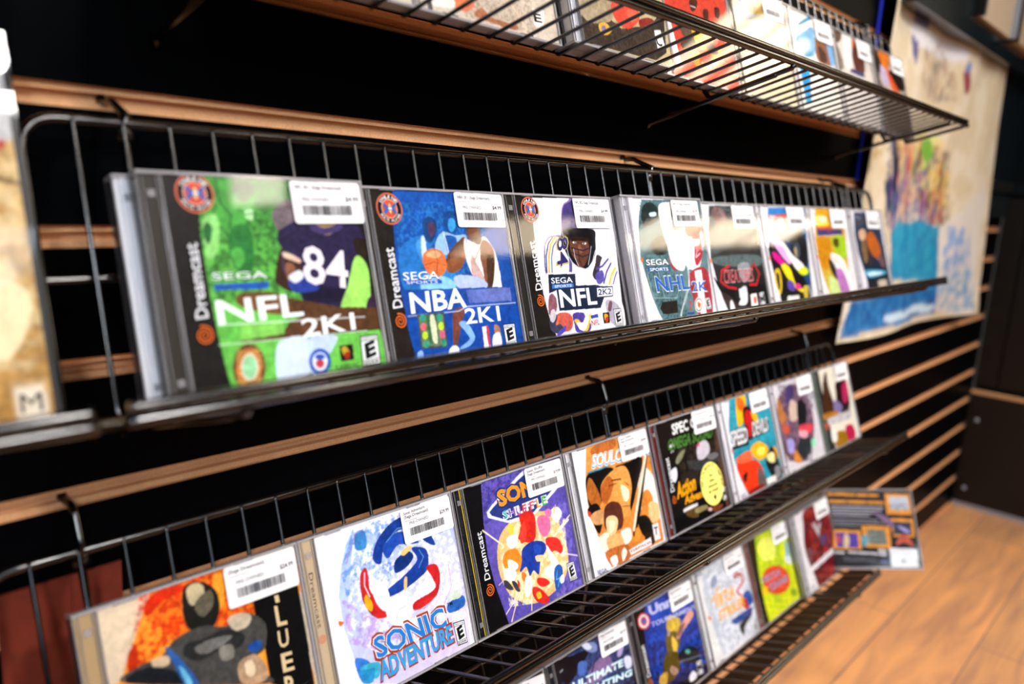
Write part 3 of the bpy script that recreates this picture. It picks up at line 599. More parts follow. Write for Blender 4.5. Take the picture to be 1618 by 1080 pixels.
G d8a020 c8b048 55,110.7 48.9,10 34.9,123.1 131.4,123.9 110.2,3.4 39.2,4.1 26.9,25.4 19.5,54 19,82.2
B e8d850 35.1,113.4 56.2,113.6 71.2,106.5 63.3,96.3 35.6,97.7
B d86028 32.2,97.7 71.8,99.2 76.7,93.3 31,94.9
P 403a78 29.3,94.9 116.5,94 115.6,87.2 27.4,86.1
L d8d4d0 1.10 25.3,84.9 115,86
B c88a18 24.1,82.1 64.5,81.7 62.1,58.5 39.6,39.1 22.4,48.2
B a8c828 76,83.1 118.1,84.2 118,57.1 97,53.2 79,64 73,75.8
B 504018 78.5,80.1 97.7,81.4 92.7,69.6 78.5,71.3
B f0e8e0 63.3,61.4 100.8,53.1 116.7,27 122.4,4.1 103.2,5.3 79,28.7 63.8,45.4
B 241c1c 50.7,53 65.6,49.7 74.1,34.8 69.8,24.8 56,35.5
B b878b8 71.7,37.8 93.8,37 107.6,6.5 79.8,4.5 72.8,23.2
B e8c8c0 58.5,58.6 81.5,52.1 79,46.3 66.9,52.6
B c8d890 43.1,30.4 69.2,23.3 72.2,4.2 43,4.6
B e8e0c8 68.5,108.7 65.1,106.2 58.2,104.7 50.5,104.7 44.9,106.1 43.5,108.5 46.8,110.9 53.6,112.4 61.4,112.5 67.1,111.1
B 8a4a6a 63.9,93.4 76.8,93.6 75.4,90.4 64.5,90.5
B e86a30 16,59.7 21.6,58.1 16.4,55.5
T 203c90 "SEGA" .3 22.3,5.9 33,6.3 22.4,7.9
S 79,123.5 130.9,122.9 128.6,94.7 75.5,94.8 |(Sega Dreamcast)||$9.99
H dcd8da 0
@x4
K e0dce0
G 2c4460 1a2838 49.7,112 70.9,16.3 30.1,119.7 129.3,121.1 135,4.9 43.3,4.3 34,30.6 21.6,59 21.1,90.1
B 4a4858 33.6,118.1 64.7,117 62.5,102.6 34.2,96.3 28,105.6
B d8b090 38.4,91.5 58.9,94.7 63.9,86.7 51,77.3 35.5,80.6
B c06828 62.4,83.5 88.1,91.4 105.3,79.9 115.9,63.4 108.2,47.2 79.8,54.4 64.5,69.2
B 8a6a48 41.8,75.8 58.1,74 58,55 43.8,42.8 36.8,55.5
B 3a3030 60.2,69.2 68.1,57.9 73.9,41.8 55.8,40.8
B 7a5a60 102.1,53.9 123.5,50 120.4,33.6 105.1,40.7
B 48a8c8 39.5,33.5 114.2,30.6 121.1,25.4 47.2,22.2
B e0f4f8 46.2,29.3 99.6,29.2 102.4,25.4 52.9,25.1
B 20262e 45.8,19.1 119.6,22.2 125.7,5.4 47.9,4.8
B d8c8b8 84.1,15.7 116.4,15.7 117.2,7.5 84.8,7.6
T a8b8c8 "M" 0 33.9,109.5 50.4,108.9 36,114.3
T 283c90 "SEGA" .3 24.9,6.2 40,6.5 25,8.3
S 65.5,123.4 129.3,121.1 128,93.8 67.5,94.7 |(Sega Dreamcast)||$9.99
H dcd8da 0
@sl
K e0ccb0
B ffa030 28.6,95.7 36.5,111.1 43.5,120.6 63.4,126.3 88.8,122.1 140.2,107.9 133.8,75.9 128.6,14.8 19.8,63.4 22.3,83.8
P f08020 42.4,124.7 89.1,123.5 108,97.5 105.8,86 78.1,86.2 51.4,90.6 41.6,109.2
N d02c08 .9 2.7 37,124.7 87.2,124.6 107.6,95.6 104,82.6 51.7,92.4 24.2,79.4 21.2,71.8
B f8a830 82.3,120.2 88.3,119.3 86.3,103 82.7,100.3 80.6,110.9
B d8300c 39.3,117.4 49.4,122.4 66.2,120.6 76.6,123 63.8,117.5 50.1,115.6 39.9,109.8
P 0c0a0a 104.9,98.6 137.8,95.8 137.3,21.5 107.2,41.6 107.3,65 104.7,80.3
B c03008 25.3,91.6 31.4,96.5 30.2,84.2 25,79.1
B 1c1c18 61.4,115.4 66.2,120.6 75.8,118.4 82.5,110.2 82.6,99.3 76.9,90.6 65.9,90.8 60.4,98.6
B c8b890 64.8,118.1 71,119.5 75.3,115.6 73.2,109.5 66.8,106.9 64.5,110.6
B 6b6450 69.1,109 78.8,112.5 79.2,103.5 72.2,98.2 68,102.6
B 4a4844 53.5,91.7 71.2,92.7 84.6,87.7 95.9,91.6 104.9,87.3 110.9,78 107.3,65 101,61.4 105.4,49.5 103.1,43.4 23.7,76.9 30.2,84.2 42.9,84.6
B c8b8a0 86.2,91.1 93.9,92.5 101.8,88.5 98.5,82.6 90,82.8
B 2a2a2a 58.2,86.1 69.9,85.4 84.2,85.9 95.4,77.7 90,71.8 78,74.5 65.8,73.6 57,79
B 73706c 63.4,82.2 75.5,83.3 87.5,80.7 80.6,77.4 68.2,76.4
B d0b896 37.5,84.9 46.5,84.1 47.5,79 40.1,79.2
B 1a1c20 24.4,81.1 36.9,81.5 51.9,71.6 52.5,64.7 24.6,76.6
B 3060a8 46.4,88.8 50.5,85.3 57.7,72.1 62.4,60.6 54.3,64 49.4,79.2
B 70c0e0 52.5,75.1 55.7,71.9 58.8,62.1 55.2,63.6
B b89878 88.3,62.5 99.4,64.1 105.5,55.6 104.7,45.7 89,49.3
B e8d0b0 92.3,60.9 97.6,60.8 98.2,52.5 92.9,52.7
B 2050a0 96.2,70.4 104.1,71.4 105.4,66.8 99.5,65
B 8a8478 78.3,76.3 86.4,75.2 86,67.4 78.9,68.3
T e4c89a "I" .5 120.4,90.1 122.4,89.9 120.2,94.9
T e4c89a "L" .5 118.6,75.2 125.2,74.3 118.7,88.6
T e4c89a "U" .5 117.3,61.1 124.2,60.5 117.8,72.3
T e4c89a "E" .5 117.1,45.2 124.5,44.3 117.4,57.5
T e4c89a "R" .5 116.3,29.6 123.6,28.4 116.8,42.7
L a8886a 0.25 20.1,65.1 22.1,83.9 29.4,100.9 39.6,119.2 43.7,121.5
S 88,123.3 139.3,121.1 138.2,97.8 87.8,96.7 |(Sega Dreamcast)||$24.99
H b89a70 0
@sa
K f4f2f6
G b4c8ec dcd0f0 53.8,108.2 100.9,9.6 47.1,121.5 55.5,115.8 115.4,116.2 139.7,120.3 140.7,67.9 137.8,24.5 131.3,-17 105.6,-17.7 35.8,11.8 28.8,30.2 24.9,54.8 24.9,78 30.5,95.6 37.5,110.4
N 5a8cd8 .8 4 47.1,121.5 90.9,121.3 79.7,73 30.9,75.9 30.5,95.6
N ffffff .8 3.1 47.1,121.5 128.5,123.1 140.7,67.9 137.8,24.5 65.2,10.1 25.8,51.9
N b070c8 .6 4.1 26.6,77.4 42.9,58.6 87.8,31.4 52.5,28.6 27.1,43.7
B 3a78c8 29.3,32.5 40.4,25.5 40.7,12.3 32.9,13 29.2,21
B 40b0c8 32.3,24.9 47.9,22.5 45.7,12.8 35.1,15.9
B 3f86c0 47.6,116.7 55.5,115.8 54.5,104 45.2,105.5
L a878c8 0.69 35.6,97.9 47.6,116.7 54.3,117.5
L f8f8ff 1.30 121.8,79.6 125.7,63.8 117.5,46.2 107.9,38.1
L c8a8e0 0.82 127,69.2 126.7,51.8 116.2,40.9
B 2c64b0 119.7,39.7 136,41.3 135.8,32.6 119.9,32.4
B d0d8c8 121.4,46.3 133.3,46.7 133.8,40.6 122.2,41.7
B e8e4f4 71.2,111.4 73.8,107.9 71.1,103.2
P 2a8ec0 30.4,23.1 44.1,20.1 40.5,11.1 32.9,13
B 1b3f96 58.3,94.8 65,106.3 78.8,114.8 93.3,116.4 109.3,106.4 118.1,88 109.5,91.9 97.9,105.2 84.2,107.7 70.5,100.6 64.4,88.8
B 2450b0 68.6,99.8 82.3,106.9 93.9,103.5 102.6,93.9 92.1,95.6 81.8,97.3 71.6,90.7
B 1b3f96 94.8,92 108.3,86.6 106.8,72.7 96.3,67.6 81.2,64.2 67.2,63.5 64.9,68.3 79.7,73 91.4,77.6 98.1,82.5
B 153378 77.8,87.4 90.8,90.4 95,84.9 86.4,79.2 75.7,78.4
B f0c878 83.9,91.1 91.8,94.3 94.8,92 86.8,88.5
B f0c878 83,71.9 85.6,71.8 83.2,63.5 80.9,64.3
B c82424 44.1,82 46.2,87.9 50.7,90.5 51.9,84.7 51.2,74.3 54.7,67.8 64.9,53.4 57.5,50.7 48.9,56.5 43.6,68.9
B c82424 105.1,73.3 114.5,73.2 117.3,65.1 113.5,53.3 106.6,48.5 94.8,45.6 86.1,47.3 88.2,52.1 102.4,54.2 109.8,61.7
B f4f4fa 53.3,76.3 63.2,75.7 67.2,63.5 61.8,54.6 55.1,62.3
B f4f4fa 103.2,65.3 109.8,61.7 110.3,55.9 100.4,53.5 93.9,57.1
B f4f4fa 62.9,59.6 73.8,62.6 84.1,57.7 85.6,48.8 79.1,40.1 68.9,41.1 62.2,49
L 1a1a30 0.37 67.7,43.6 73.1,51.9 80.2,52.1
L 1a1a30 0.35 44.1,82 43.6,68.9 48.9,56.5 57.1,48.8
L 1a1a30 0.38 86,46.6 96.3,44.4 110.7,50 117.3,65.1
L 1a1a30 0.29 58.3,94.8 65,106.3 78.8,114.8 93.3,116.4
B e8b020 45.4,69.7 48.2,71.3 51.3,63.6 49.5,58.9 45.5,63
L 60a0e0 0.74 72.7,102.7 84.7,109.7 95,108.2
L 60a0e0 0.63 101.3,88.6 104.4,82 98.2,75.4
L f4f4ff 0.71 49.2,87 47.3,78.3 50.1,69.3
T a83818 "SONIC" 1.5 46.6,24.3 116,23 45.4,42.2
T e8f4fc "SONIC" 1.1 47.9,25.4 115.2,24.3 46.1,40.9
T 2a7cc8 "SONIC" .6 48.2,25.5 114.9,24.7 46.2,40.6
T a83818 "ADVENTURE" 1.2 46.8,8.9 119.2,9.9 46.9,24.2
T 38a0d8 "ADVENTURE" .7 47.6,9.7 118,10.7 47.7,23.1
T 1c1c28 "TM" .1 118.4,38 124.1,37.4 118.5,40.8
B e86828 21.5,61.9 25.6,59.5 21.7,57.9
R E 120.8,24.1 132.9,22.6 132.3,4.5 122,5.3
S 88.2,121.3 140.8,120.7 137.7,96.3 88.3,96.5 |Sonic Adventure|(Sega Dreamcast)|$29.99
H c8b090 5
@ss
K 0e0c0e
G 6a5ab4 54489e 44.9,107.3 138,-2.2 35.6,122.4 88.6,122.6 147.6,121.6 144.5,0.8 38.3,-0.9 34.7,17.1 30.1,38.7 28.2,62.3 30.3,89.4
N 2e2a78 .7 3.9 35.6,122.4 88.6,122.6 81.8,98 30.9,87.7
N 8a7ad0 .6 3.6 107.5,74.8 136.6,84.2 138.9,0.9 101.3,0.2
B e8c080 39.5,61.9 50.5,77.5 75.3,83.5 113.2,76.6 126.2,49.3 123.7,22.9 103.9,9.3 73.2,6.7 48.6,20 38.3,40.6
N fff4d0 .75 3.6 41.6,61.3 75.3,83.5 131.8,68.3 123.7,22.9 73.2,6.7 42.5,14.4
L f8e8c8 1.41 27.8,83.9 47.3,65.9
L f8ecd8 1.87 135.9,63.7 100.4,50.2
L e8d8e8 1.26 144,26.9 112.8,39.8
L f0d8c0 1.25 41.5,2.3 56.1,22.2
L f0e0e0 0.89 36.8,10.2 50.3,17.9
L f4e4d0 1.12 67.2,2.5 70.8,15.6
L e8d0e0 0.89 34.7,35.6 49.5,40.1
L fff0c0 1.21 118.3,58.4 142.9,68.8
P e8e8f4 36,97.1 43.3,101.5 80.1,118 88.6,121 129.9,97.9 128.9,94.7 91.2,79.2 60.6,81.1 36.5,92.3
P 2c3a80 38.9,96.4 45,99.5 80.6,114.7 89.6,117.5 125.7,97.2 92,82.3 59,83.9 41.1,93
T 1c2c70 "SONIC" 1.6 51.9,97.5 120,98.6 51.4,112.4
T f09a28 "SONIC" .9 52.6,98.1 119.7,99.2 51.9,111.6
T e8ecf4 "SHUFFLE" 1.1 54.5,85.9 112.1,86.2 54.2,93.1
T 30b8c0 "S" .4 54.6,86.2 59.3,86.5 54.7,93.4
T 8a50a8 "H" .4 62,86.3 69,86.1 61.6,93.2
T b060b0 "U" .4 70.6,85.1 75.8,85 70.8,92.7
T e03838 "F" .4 78.6,85 83.4,84.9 79.1,92.5
T e84848 "F" .4 88.4,85.2 93.4,85.2 88.8,92.7
T f0a020 "L" .4 97.8,85 102.8,85.1 97.6,93.2
T 50b850 "E" .4 105.4,85.1 110.9,85 105.7,93.3
B f4d050 57.2,77.2 60.6,81.1 64.1,76.9 61.2,68.1 57,67.8
B f0f0f4 54.2,70.2 64.6,70.3 64.8,62.3 57.1,59.8 52.8,65
B f0f0f4 114.8,77.9 124.3,78.8 129,72.4 123.5,67.1 116,68.3
L e8b030 1.02 119.4,80.1 117.6,73.8 122.3,81
B d02c20 73.1,84.1 80.9,86 89.9,83.6 92.6,75.5 88.3,60.3 80.5,58.5 71.8,61.9 67.1,66.4 72.9,74.4
B e04434 71.3,73.2 78.6,77.7 77,63.6 69.2,61
B e070a0 95.3,76.4 105.4,76.2 111.4,70.4 108.7,61.1 100.1,57.7 94.6,65.1
B e878a8 106.3,79.3 111.7,80.4 115.8,76.8 112.1,72.7 107.5,74.8
B e0342c 102.2,56.3 116.5,52.1 121.5,42.2 117.4,37.5 110.9,42 103.4,42.6 100.4,50.2
B f0f0f4 100.4,50.2 105.7,41.9 111,33.6 111.6,26.7 105.3,27.1 101.6,36.5
B 203c98 70.1,55.9 82.9,58.6 96.6,54.6 99.6,47.1 90,40.1 84.3,28.9 78.4,34 72.7,31 70.4,39.8 61.6,37.8 65.9,47.6
B 2a50b8 84.3,54.9 93.5,52.2 91.7,46.2 84.5,46.7
B f0d0a0 84,45.2 93.4,43.2 93.5,39.1 85,40
B f0f0f4 92.5,31.2 102.6,31.2 108.4,24.4 106.1,16.8 97.2,21.4 92.5,27
B e88a28 45,55.6 51.4,59.9 61.4,58.5 64.9,54.3 66.6,47.4 60.9,39.6 50.2,43 44.3,48
B f4f0ec 50.5,52.3 60.3,46.1 59.1,41.7 50.2,43
B f0f0f4 45.4,46.1 56.6,41 54.6,33.7 47.9,34.3 43.5,38.9
B 3a3a44 40.8,37.4 45.8,35 50.5,27.2 46,27.5 40.9,32
B 3a3a44 50,33.6 55.1,31.2 58.1,22.7 53.2,24.4
B c83028 56.7,33 59.2,29 56.9,25.1
B e07820 63.7,37.1 68.8,33.9 66,28.4 62.8,31
B f0f0f4 66.9,31.3 73.4,29.1 72.1,20 66.1,15.6 63.6,19.6
B d82c24 74.7,20.7 83.2,16.2 91.3,5.3 86.5,1.8 75.8,7.4 71.9,15.2
B e8c030 76.6,14.4 81.5,14.4 82.4,9.2 77.5,9.2
B d82c24 82.4,26.2 92.4,22.2 95.9,16.9 85.9,16.9 80,22.2
B 2858a8 105.3,27.1 112.3,29 116,23.7 111.6,13.4 103,6.2 102.2,16.5
L 70c8e8 0.60 108.4,24.4 105,17.2 110.1,17.2 105.5,10.4
B f0f0f4 110.1,17.2 115.8,18.7 114.7,12.3 110,12.2
R E 121.7,26.9 132.3,26.2 133.5,8.7 122.3,9
T f2f0f2 "Dreamcast" .25 26,43.9 25.6,83.8 19.2,44.2
W e8702a 5.2 23.2,34.9
S 88.6,122.6 140.2,122.3 136.9,94.5 87.2,95.8 |Sonic Shuffle|(Sega Dreamcast)|$19.99
H 17171a 2
@sc
K eceaee
G e89848 d88030 68.3,99.9 94.3,14.8 37.7,123.3 142.7,123.4 136.5,2.5 42.3,2.7 34.2,23.3 27.1,49.3 24.1,70.9 29,96.6
B f4ece0 117.7,84.2 139.5,71 139.5,28 117.8,33.8 106.1,49.8
B d88838 114.4,57.4 126.6,59.3 131,46.7 117.8,33.8 108.3,39.6
B f0c088 121.9,45.7 138.2,41.5 135.7,25.7 121.1,26.4
B b86a30 45.4,120.2 65.5,123.9 85.8,121.4 80.4,113 47.1,113.8
B 14100f 30.6,96.2 54.9,98.3 74.2,93.9 63.7,85.5 51.4,79.2 44.6,65.6 27.3,65.6 25.5,79.5
B 14100f 77.2,94.8 98.8,94.8 126.7,93.6 104.9,63 87.8,45 98.5,77.3 91.7,90
B b46828 32,92.9 39.2,88.2 45.5,68.5 35.9,61.9 25.8,76.5
B e8a050 49.9,82.6 73.8,92.5 94.8,90.9 99.1,70.8 90.7,53.8 86.9,42.1 67.1,47.5 49.3,64.4
B b86428 49.5,81.2 64.6,88.4 69.1,78 54,63.2 46.7,68.2
B fbe8c8 81.4,75 92.5,67.6 89.6,58.8 81.6,59.2
L 201008 1.36 68.1,82.9 83.3,80.9
L 201008 0.96 61.6,79 74.5,78.3
L 201008 0.79 77.3,54.1 90,51.6
L 201008 1.00 88.6,76.4 94,72
B 141010 22.4,65.4 37.7,67.4 43.4,53.8 33.5,38.5 25.7,52.6
B d8a068 25.1,58.7 45.2,59.4 46.3,47 29.3,48.6
L 14100f 5.98 88.6,22.7 104.1,43.9 134.5,95.2
L f0e0c8 3.99 88.8,27.4 98,42.3 132.6,94
L d07828 0.99 86.8,29.6 95.9,44.5 129.9,94.6
B 5a2c20 47.5,58.8 59.2,63.4 73.3,58.3 75.7,45.2 69.5,34.4 55.4,35.3 43.3,41.7
B f4c898 48.3,49.5 59.9,49.4 65.7,43.2 60.1,34 51.2,30.4 45.9,38
B f8e0c0 51,45.7 60.5,43.1 55.4,35.3 50.2,35.2
B e8dccc 30,35 43.2,37.2 47.4,34.5 45.3,20 35.2,20 29.7,26.1
B e8e0d4 67.3,31.9 83,30.6 82.2,19.9 70.5,17.1 67.9,25.6
B e8b070 43.7,31 66.4,29.1 65.7,10.8 48.2,13 43,20.7
B b86830 40.2,20 72.9,16.4 73.6,2.2 47.4,2.7 37.6,11.7
B f4ece4 42.6,11.7 52.9,11.6 53,3.9 45.1,3.4
B f0e8dc 61.7,10.5 67.1,15 70.6,9.3 61.8,2.7
B 14100c 101.6,36.6 115.2,34.5 122.8,22.7 122.4,13.1 105.5,14.7 98.2,26.4
B e89838 93.1,27.8 99.8,22.7 94.3,14.8 86.7,17
B 2c1c10 106.5,17.6 119.7,13.9 119.3,4.3 105.7,6.7
T f0f4f8 "SOULCALIBUR" 1.3 40.8,101.5 138.9,95.1 46,114
T 2c8cb0 "SOULCALIBUR" .9 41,102 139,95.6 46,113.4
T e4ecf2 "SOULCALIBUR" .3 41.2,102.6 139.2,96.2 46,113.4
L 3098b8 1.48 32.5,98.5 52.3,98.1 67.8,98.5
P f4f0f0 74.9,10.3 114.6,11.8 114.1,4.5 75.8,4.6
T 8a1828 "namco" .3 77.3,6.9 112.7,6.2 77.2,10.7
P e8e4e4 121.4,23.1 132.2,22.6 131.6,5.6 120.6,6.3
T 2a2020 "T" .3 121.8,11.6 129,10.9 123.1,20.2
T 203880 "SEGA" .35 19.4,2.9 33.9,1.7 19.6,6.7
B e83828 21.9,64 26.9,60.5 22,58.1
S 89.2,123.9 139.8,123.7 139.6,97.1 90.1,97.5 |Soul Calibur|(Sega Dreamcast)|$39.99
H e0dcdc 3
@so
K 0c0a0c
G 1c1410 0e0c0c 53.1,108.5 91.6,29.3 16.9,122.2 142.5,123.3 138,6.7 14.4,18.9
B 3a2c20 133.1,89.6 140.8,80.6 143.9,50 131.5,38 128.5,68.2
B 5c3a30 134.8,89.2 144.9,91 137,8.8 129.4,8.9
N 4a3c2c .6 3.2 47.2,92.3 140.8,80.6 138.4,36.3 44.8,40.9
B c8c0c8 91,83.3 110.1,86.7 117.5,77.9 110.2,68.4 88.6,67.6
B e83c78 89.4,83.6 99.8,87.8 94.9,82.5
B 3a3a3a 62.7,71.5 85.4,68.3 119,62.9 136.7,70.2 136.1,59.2 109,55.9 77.9,57.5
B 747070 106.9,69.1 128.5,68.2 134,63.4 115,61.9
B 8a8a68 42,77.8 54,83.9 64.4,85.2 54.7,76.8 43.3,72.3
B dcdce8 27.1,67.4 39.1,69.8 38.6,59.6 30.4,54.7
T e0dce8 "*" .5 27.9,75.7 38.2,76 32.4,86.7
B 2c2420 44.6,58.2 68.4,59.7 81.8,49.5 62.4,43.5
B 5c4420 42,24.3 64.5,22 65.9,7.6 44.5,13.3
B 9a8a58 62.7,17.2 86.3,15.5 86.3,11 64,11.6
B 7a3c20 98.3,9.7 119.5,7.8 119.9,4 103,3
B e8b8b8 97.2,7.6 95.8,6.7 93.3,6.6 90.5,7.3 88.5,8.6 88.1,10 89.4,10.9 91.9,11 94.7,10.3 96.7,9
P e8e4e8 38.2,22.8 68.8,22.6 68.6,19.2 37.6,19.5
T f4f2ee "SPEC OPS" .6 45.6,105.6 113.4,104.7 46.6,117.6
T 4a7c34 "OMEGA SQUAD" .8 30.5,90.2 128.6,87.6 34.9,102.5
T f0a818 "Action" .8 31,36.6 70.6,38 34.9,53.6
T f0a818 "Adventure" .8 43.8,27.3 104.4,25.3 45.8,36.3
R M 125.8,26.4 135.1,26 133.5,9.7 124.3,10.2
T f2f0f2 "Dreamcast" .25 27.5,46.3 28.2,83.8 19.5,46.1
W e8702a 4.4 23.4,36.8
Y 27 104.9,36
S 92.3,123.6 144.3,123 142.8,97 90.6,98.7 |Spec Ops (Sega Dreamcast)||$9.99
H 6a2418 4
@sd
K e2dee0
P 2a94a8 37.3,123.6 140,123.1 139,-0.3 39.6,0.9 27.9,21.9 20.4,52.3 23,89.9
N 4ab4c0 .5 3.2 37.3,123.6 140,123.1 140.9,51.2 23.2,59.3
B f0b818 58,124.6 78.3,123.4 76.8,109.7 65.2,91.9 46.8,87.4 49.3,108.4
B e86820 57.2,122.8 71.2,116.6 70.5,104.8 55,107.4
B 2a1010 66.6,105.4 84,106.5 93.8,88.7 85.9,70.1 66.9,65.9 62.9,86.4
B c82020 69,101.1 85.6,100.2 83.4,84.6 72.4,68.8 65.7,78
B f0b818 85.6,100.2 100.3,93.6 100.3,83.5 90.2,85.3
P 1c1a1e 25.9,85.5 70.5,84.6 64.6,60.4 22.5,62.3
P 1c1a1e 83.4,84.6 127.8,84.7 125.4,66.6 80.7,66.1
T ece8e8 "SPEED" .5 20.2,66.6 63.1,64.7 25.2,85.7
T ece8e8 "DEVILS" .5 79.9,68.3 122.9,68.1 84.1,86.4
B f0b020 66.2,54.2 89.9,59.3 112.1,48.8 107.2,37.6 80.5,37.3
B f8dc60 82,50.9 103.8,50.4 99.8,41.2 82.9,42.8
B e8a028 108.8,41.3 133.2,44.4 135,27.5 116.4,27.5
B 1c1a1e 100.7,32.9 124.7,46.2 134.1,25.6 139.4,5.9 118.2,0.5 103.2,18.2
B f0e0a0 107.2,37.6 125.6,37.8 124.8,25.6 108.1,29.3
B e03c18 24.8,43.7 57.1,42.4 79.7,35.5 89.4,17.4 75.2,4.8 44.4,2.5 30.9,19.3
B e86a40 27.7,50.7 57.7,54 67.8,47.9 60.1,39.8 29.2,44.6
B 2c1a18 33.8,26.3 47.3,29 38.3,17.5
B 6a5a58 76.6,28.2 91.9,12.8 89.6,-2.7 69,0.4
B 8a8a8a 121.5,18.2 135.1,17.2 134.3,5 119.9,4.2
P e8e4dc 92.7,9.6 119.8,9.3 119.1,0.3 93.2,0.5
B 8a2018 41.4,5.2 76,6.6 85.6,-1.7 47.1,-1
T 283880 "SEGA" .3 20.8,2.7 32.5,3.6 21.3,6
B e85828 19.2,64 23.9,61.1 19.2,59.2
S 81.1,125 143.1,124.8 136.7,96.6 84.5,97.4 |(Sega Dreamcast)||$14.99
H dcd8dc 0
@di
K d6d0d4
B 8a6a78 124.1,53.6 105,22.4 70.5,7.4 34.8,13.4 11,37.1 6.8,69.5 23.6,99.4 56.1,116 92.8,112.3 119.4,88.5
N 3c2c50 .9 3.7 28.3,121.5 145.3,104.2 94.8,0.7 2.3,20.9
B b87840 25.7,104.8 33,88.7 40.4,72.5 19.6,69.9 16.4,89.4
B 4a3a6a 60.7,116.7 77.9,109.7 62.7,88.1 46.7,97.2
B d0b8a8 60.8,94.9 81.8,84.9 73.2,66.6 48.7,68.8
B 1c1c20 84.7,91 107.4,82.9 102.5,61.4 80,47.8 72.3,64.6
B 2c3034 64.8,37.7 96.6,38 97.7,17.8 66.8,9 50.8,18.9
B d84858 73.3,55.7 114.6,52.5 112.1,41.7 78.1,43.8
B e8a8b0 70.4,49.6 94.6,45 90.7,36.9 71.4,40.7
B d08838 45.2,28.7 62,10 46.2,9.2 37.5,17.5
B 6a3c30 14.4,47.7 28.7,36.3 26.1,19.9 14,31
B a8a0d8 27.8,45 46.1,41.4 41.1,25.3 25.2,28.6
B 88e0b0 103.6,29.9 114.6,30 113.1,21.3 102.1,21.3
B c86048 24.1,69.1 44.1,58.9 35.9,51.9 21,56.9
S 82.2,124.5 141.1,124.3 141.7,96.7 87.4,96.8 |(Sega Dreamcast)||$9.99
H ccc6cc 0
@la
K 1c2420
P e8e0d0 29,124.7 153.8,124.9 137.2,-5.3 38.5,2.7 28.6,65.2
B 4a2c18 38.9,103.4 57.8,117.3 56.1,96.1 64,64 64,52.1 17.8,55.5 28,81.6
B 2a1414 87,96.4 125.1,95.8 126.3,61 111.8,46.2 76.6,52.3 77.7,78.5
B c02860 108.2,88.4 128.7,90.3 121.4,64.3 101.1,62.7
B 8a78a8 67.4,70.6 92.8,59.2 81.2,49.1 59.5,55.2
B b87820 18.9,57.6 70.9,53.3 66.3,44.5 20,48.1
P e0dcdc 26.4,49.3 122,46.9 122,34.6 29.2,37.2
N 2a2a2a .7 1.8 26.4,49.3 122,46.9 122,34.6 29.2,37.2
B c02050 87,24 119,22.9 120.2,0.6 94,0.9
B a87818 42.8,22.9 84.7,19.6 87,-0.1 44.5,2.6
B f0e8e0 35.1,31.4 51.7,28.2 49.5,12.2 31.9,13.3
B e05020 15.2,44.4 27.5,39.8 20.5,31.8
P d8dcd8 138.6,96.4 147.9,95.1 145.9,-2 132.9,-0.7
S 76,123.2 142.9,123.3 146,97.8 82.9,100.6 |(Sega Dreamcast)||$9.99
H 2c5a38 0
@u0
K 0c0c10
S 105.5,128.1 140.2,123.3 142.4,105 107.7,111 |(Sega Dreamcast)||$9.99
H 14141a 0
@uf
K 141420
G 2a3a6a 0e1022 68.2,115 97.6,59.4 40.2,120.4 142.9,121.1 133.5,44.1 8.6,83.7
N 4a5c98 .8 2 38.2,121.2 143.8,116.2 135.4,49.3 27.7,89.2
B 0c0c18 22.5,120.4 46.1,118 72.4,113.4 49.2,99.8 29.3,94.1 20.1,106.2
B 8a98c8 65.8,121.7 83.5,117.8 85.1,108.4 75.7,109.2 66.2,115.9
B e8ecf8 61.7,123.3 70.6,122.1 77.5,114.3 68.2,115
B 8a6a98 76.5,97.3 100.6,96.5 105.8,82.5 94.3,78.4 65.4,78.8 58.9,87.3
B b0a0c8 120.8,96 131.4,96.4 123,87.6 115.7,89
B d8d8e8 126.6,83.2 138.6,79.9 137.5,69.7 127.3,70.8
L 2a2a50 2.40 62.1,83.1 76.9,98.6 87.6,101.6
B 4a6ab0 51.7,107.3 64.4,103.6 58.5,93.1 48,96.1
L e8e8f4 0.65 21.3,109.9 25.9,110.7
T a8e0e8 "ULTIMATE" .8 35.3,85.2 122.6,75.7 36.8,93
T f0f8fa "ULTIMATE" .35 36.1,85.4 121.8,75.8 37.6,92.2
T a8e0e8 "FIGHTING" .8 41,75.1 134.1,60.4 43.2,81.9
T f0f8fa "FIGHTING" .35 41.7,75.2 133.3,60.3 44.1,81.1
S 89.8,125.7 142,122.2 141.4,94.9 87.8,98.6 |(Sega Dreamcast)||$9.99
H 1c1c26 0
@un
K 0c0a0e
G 1c3c98 101a50 74.5,88.8 92,16.7 43.1,128.9 149.2,116.4 134.9,2.3 22.6,29.9 25.7,75.4 31.1,104.7
N 2c58c8 .7 3.6 41,123.3 149.2,116.4 139.8,13.8 24.6,35.3
N 0c1030 .6 5.1 33.6,103.8 69,74.6 49.5,24.8 19.8,37.3
B c8a848 79.4,93.5 88.6,93.5 103.2,83.3 101.9,72.1 88.7,70.5 78.6,75.9 72.3,83.1
B e8c838 86.3,87.7 92.1,79 85.6,78.2
B 6a5a20 70.1,77.4 94.7,69.8 92.2,56 77,48.8 65,56.8
B e8c050 79.5,70.6 88,60.9 83.4,49.6 76.6,55.5
B b09890 75,82.1 78,74.5 71.6,73.6
B e0a088 122.9,84.5 133.5,82.4 132.5,76 106.8,68.6 91.8,62.7 91.4,69.4
B 8a6058 100.3,76 112.5,74.9 99.5,66.4 90.2,66.6
B 5a4818 58.8,56.1 86.1,48.5 82,30.6 60.8,23.2 46.6,32.4
B b08870 67.3,39.8 78.8,30.3 71.3,26.9 62,33.9
B c8a040 43.1,38.5 56.9,36 49.5,24.8 37.1,30.5
B 1c2024 88.8,47.5 113.6,46 128.7,35.1 123.9,23.6 100.5,29.7 85.4,39
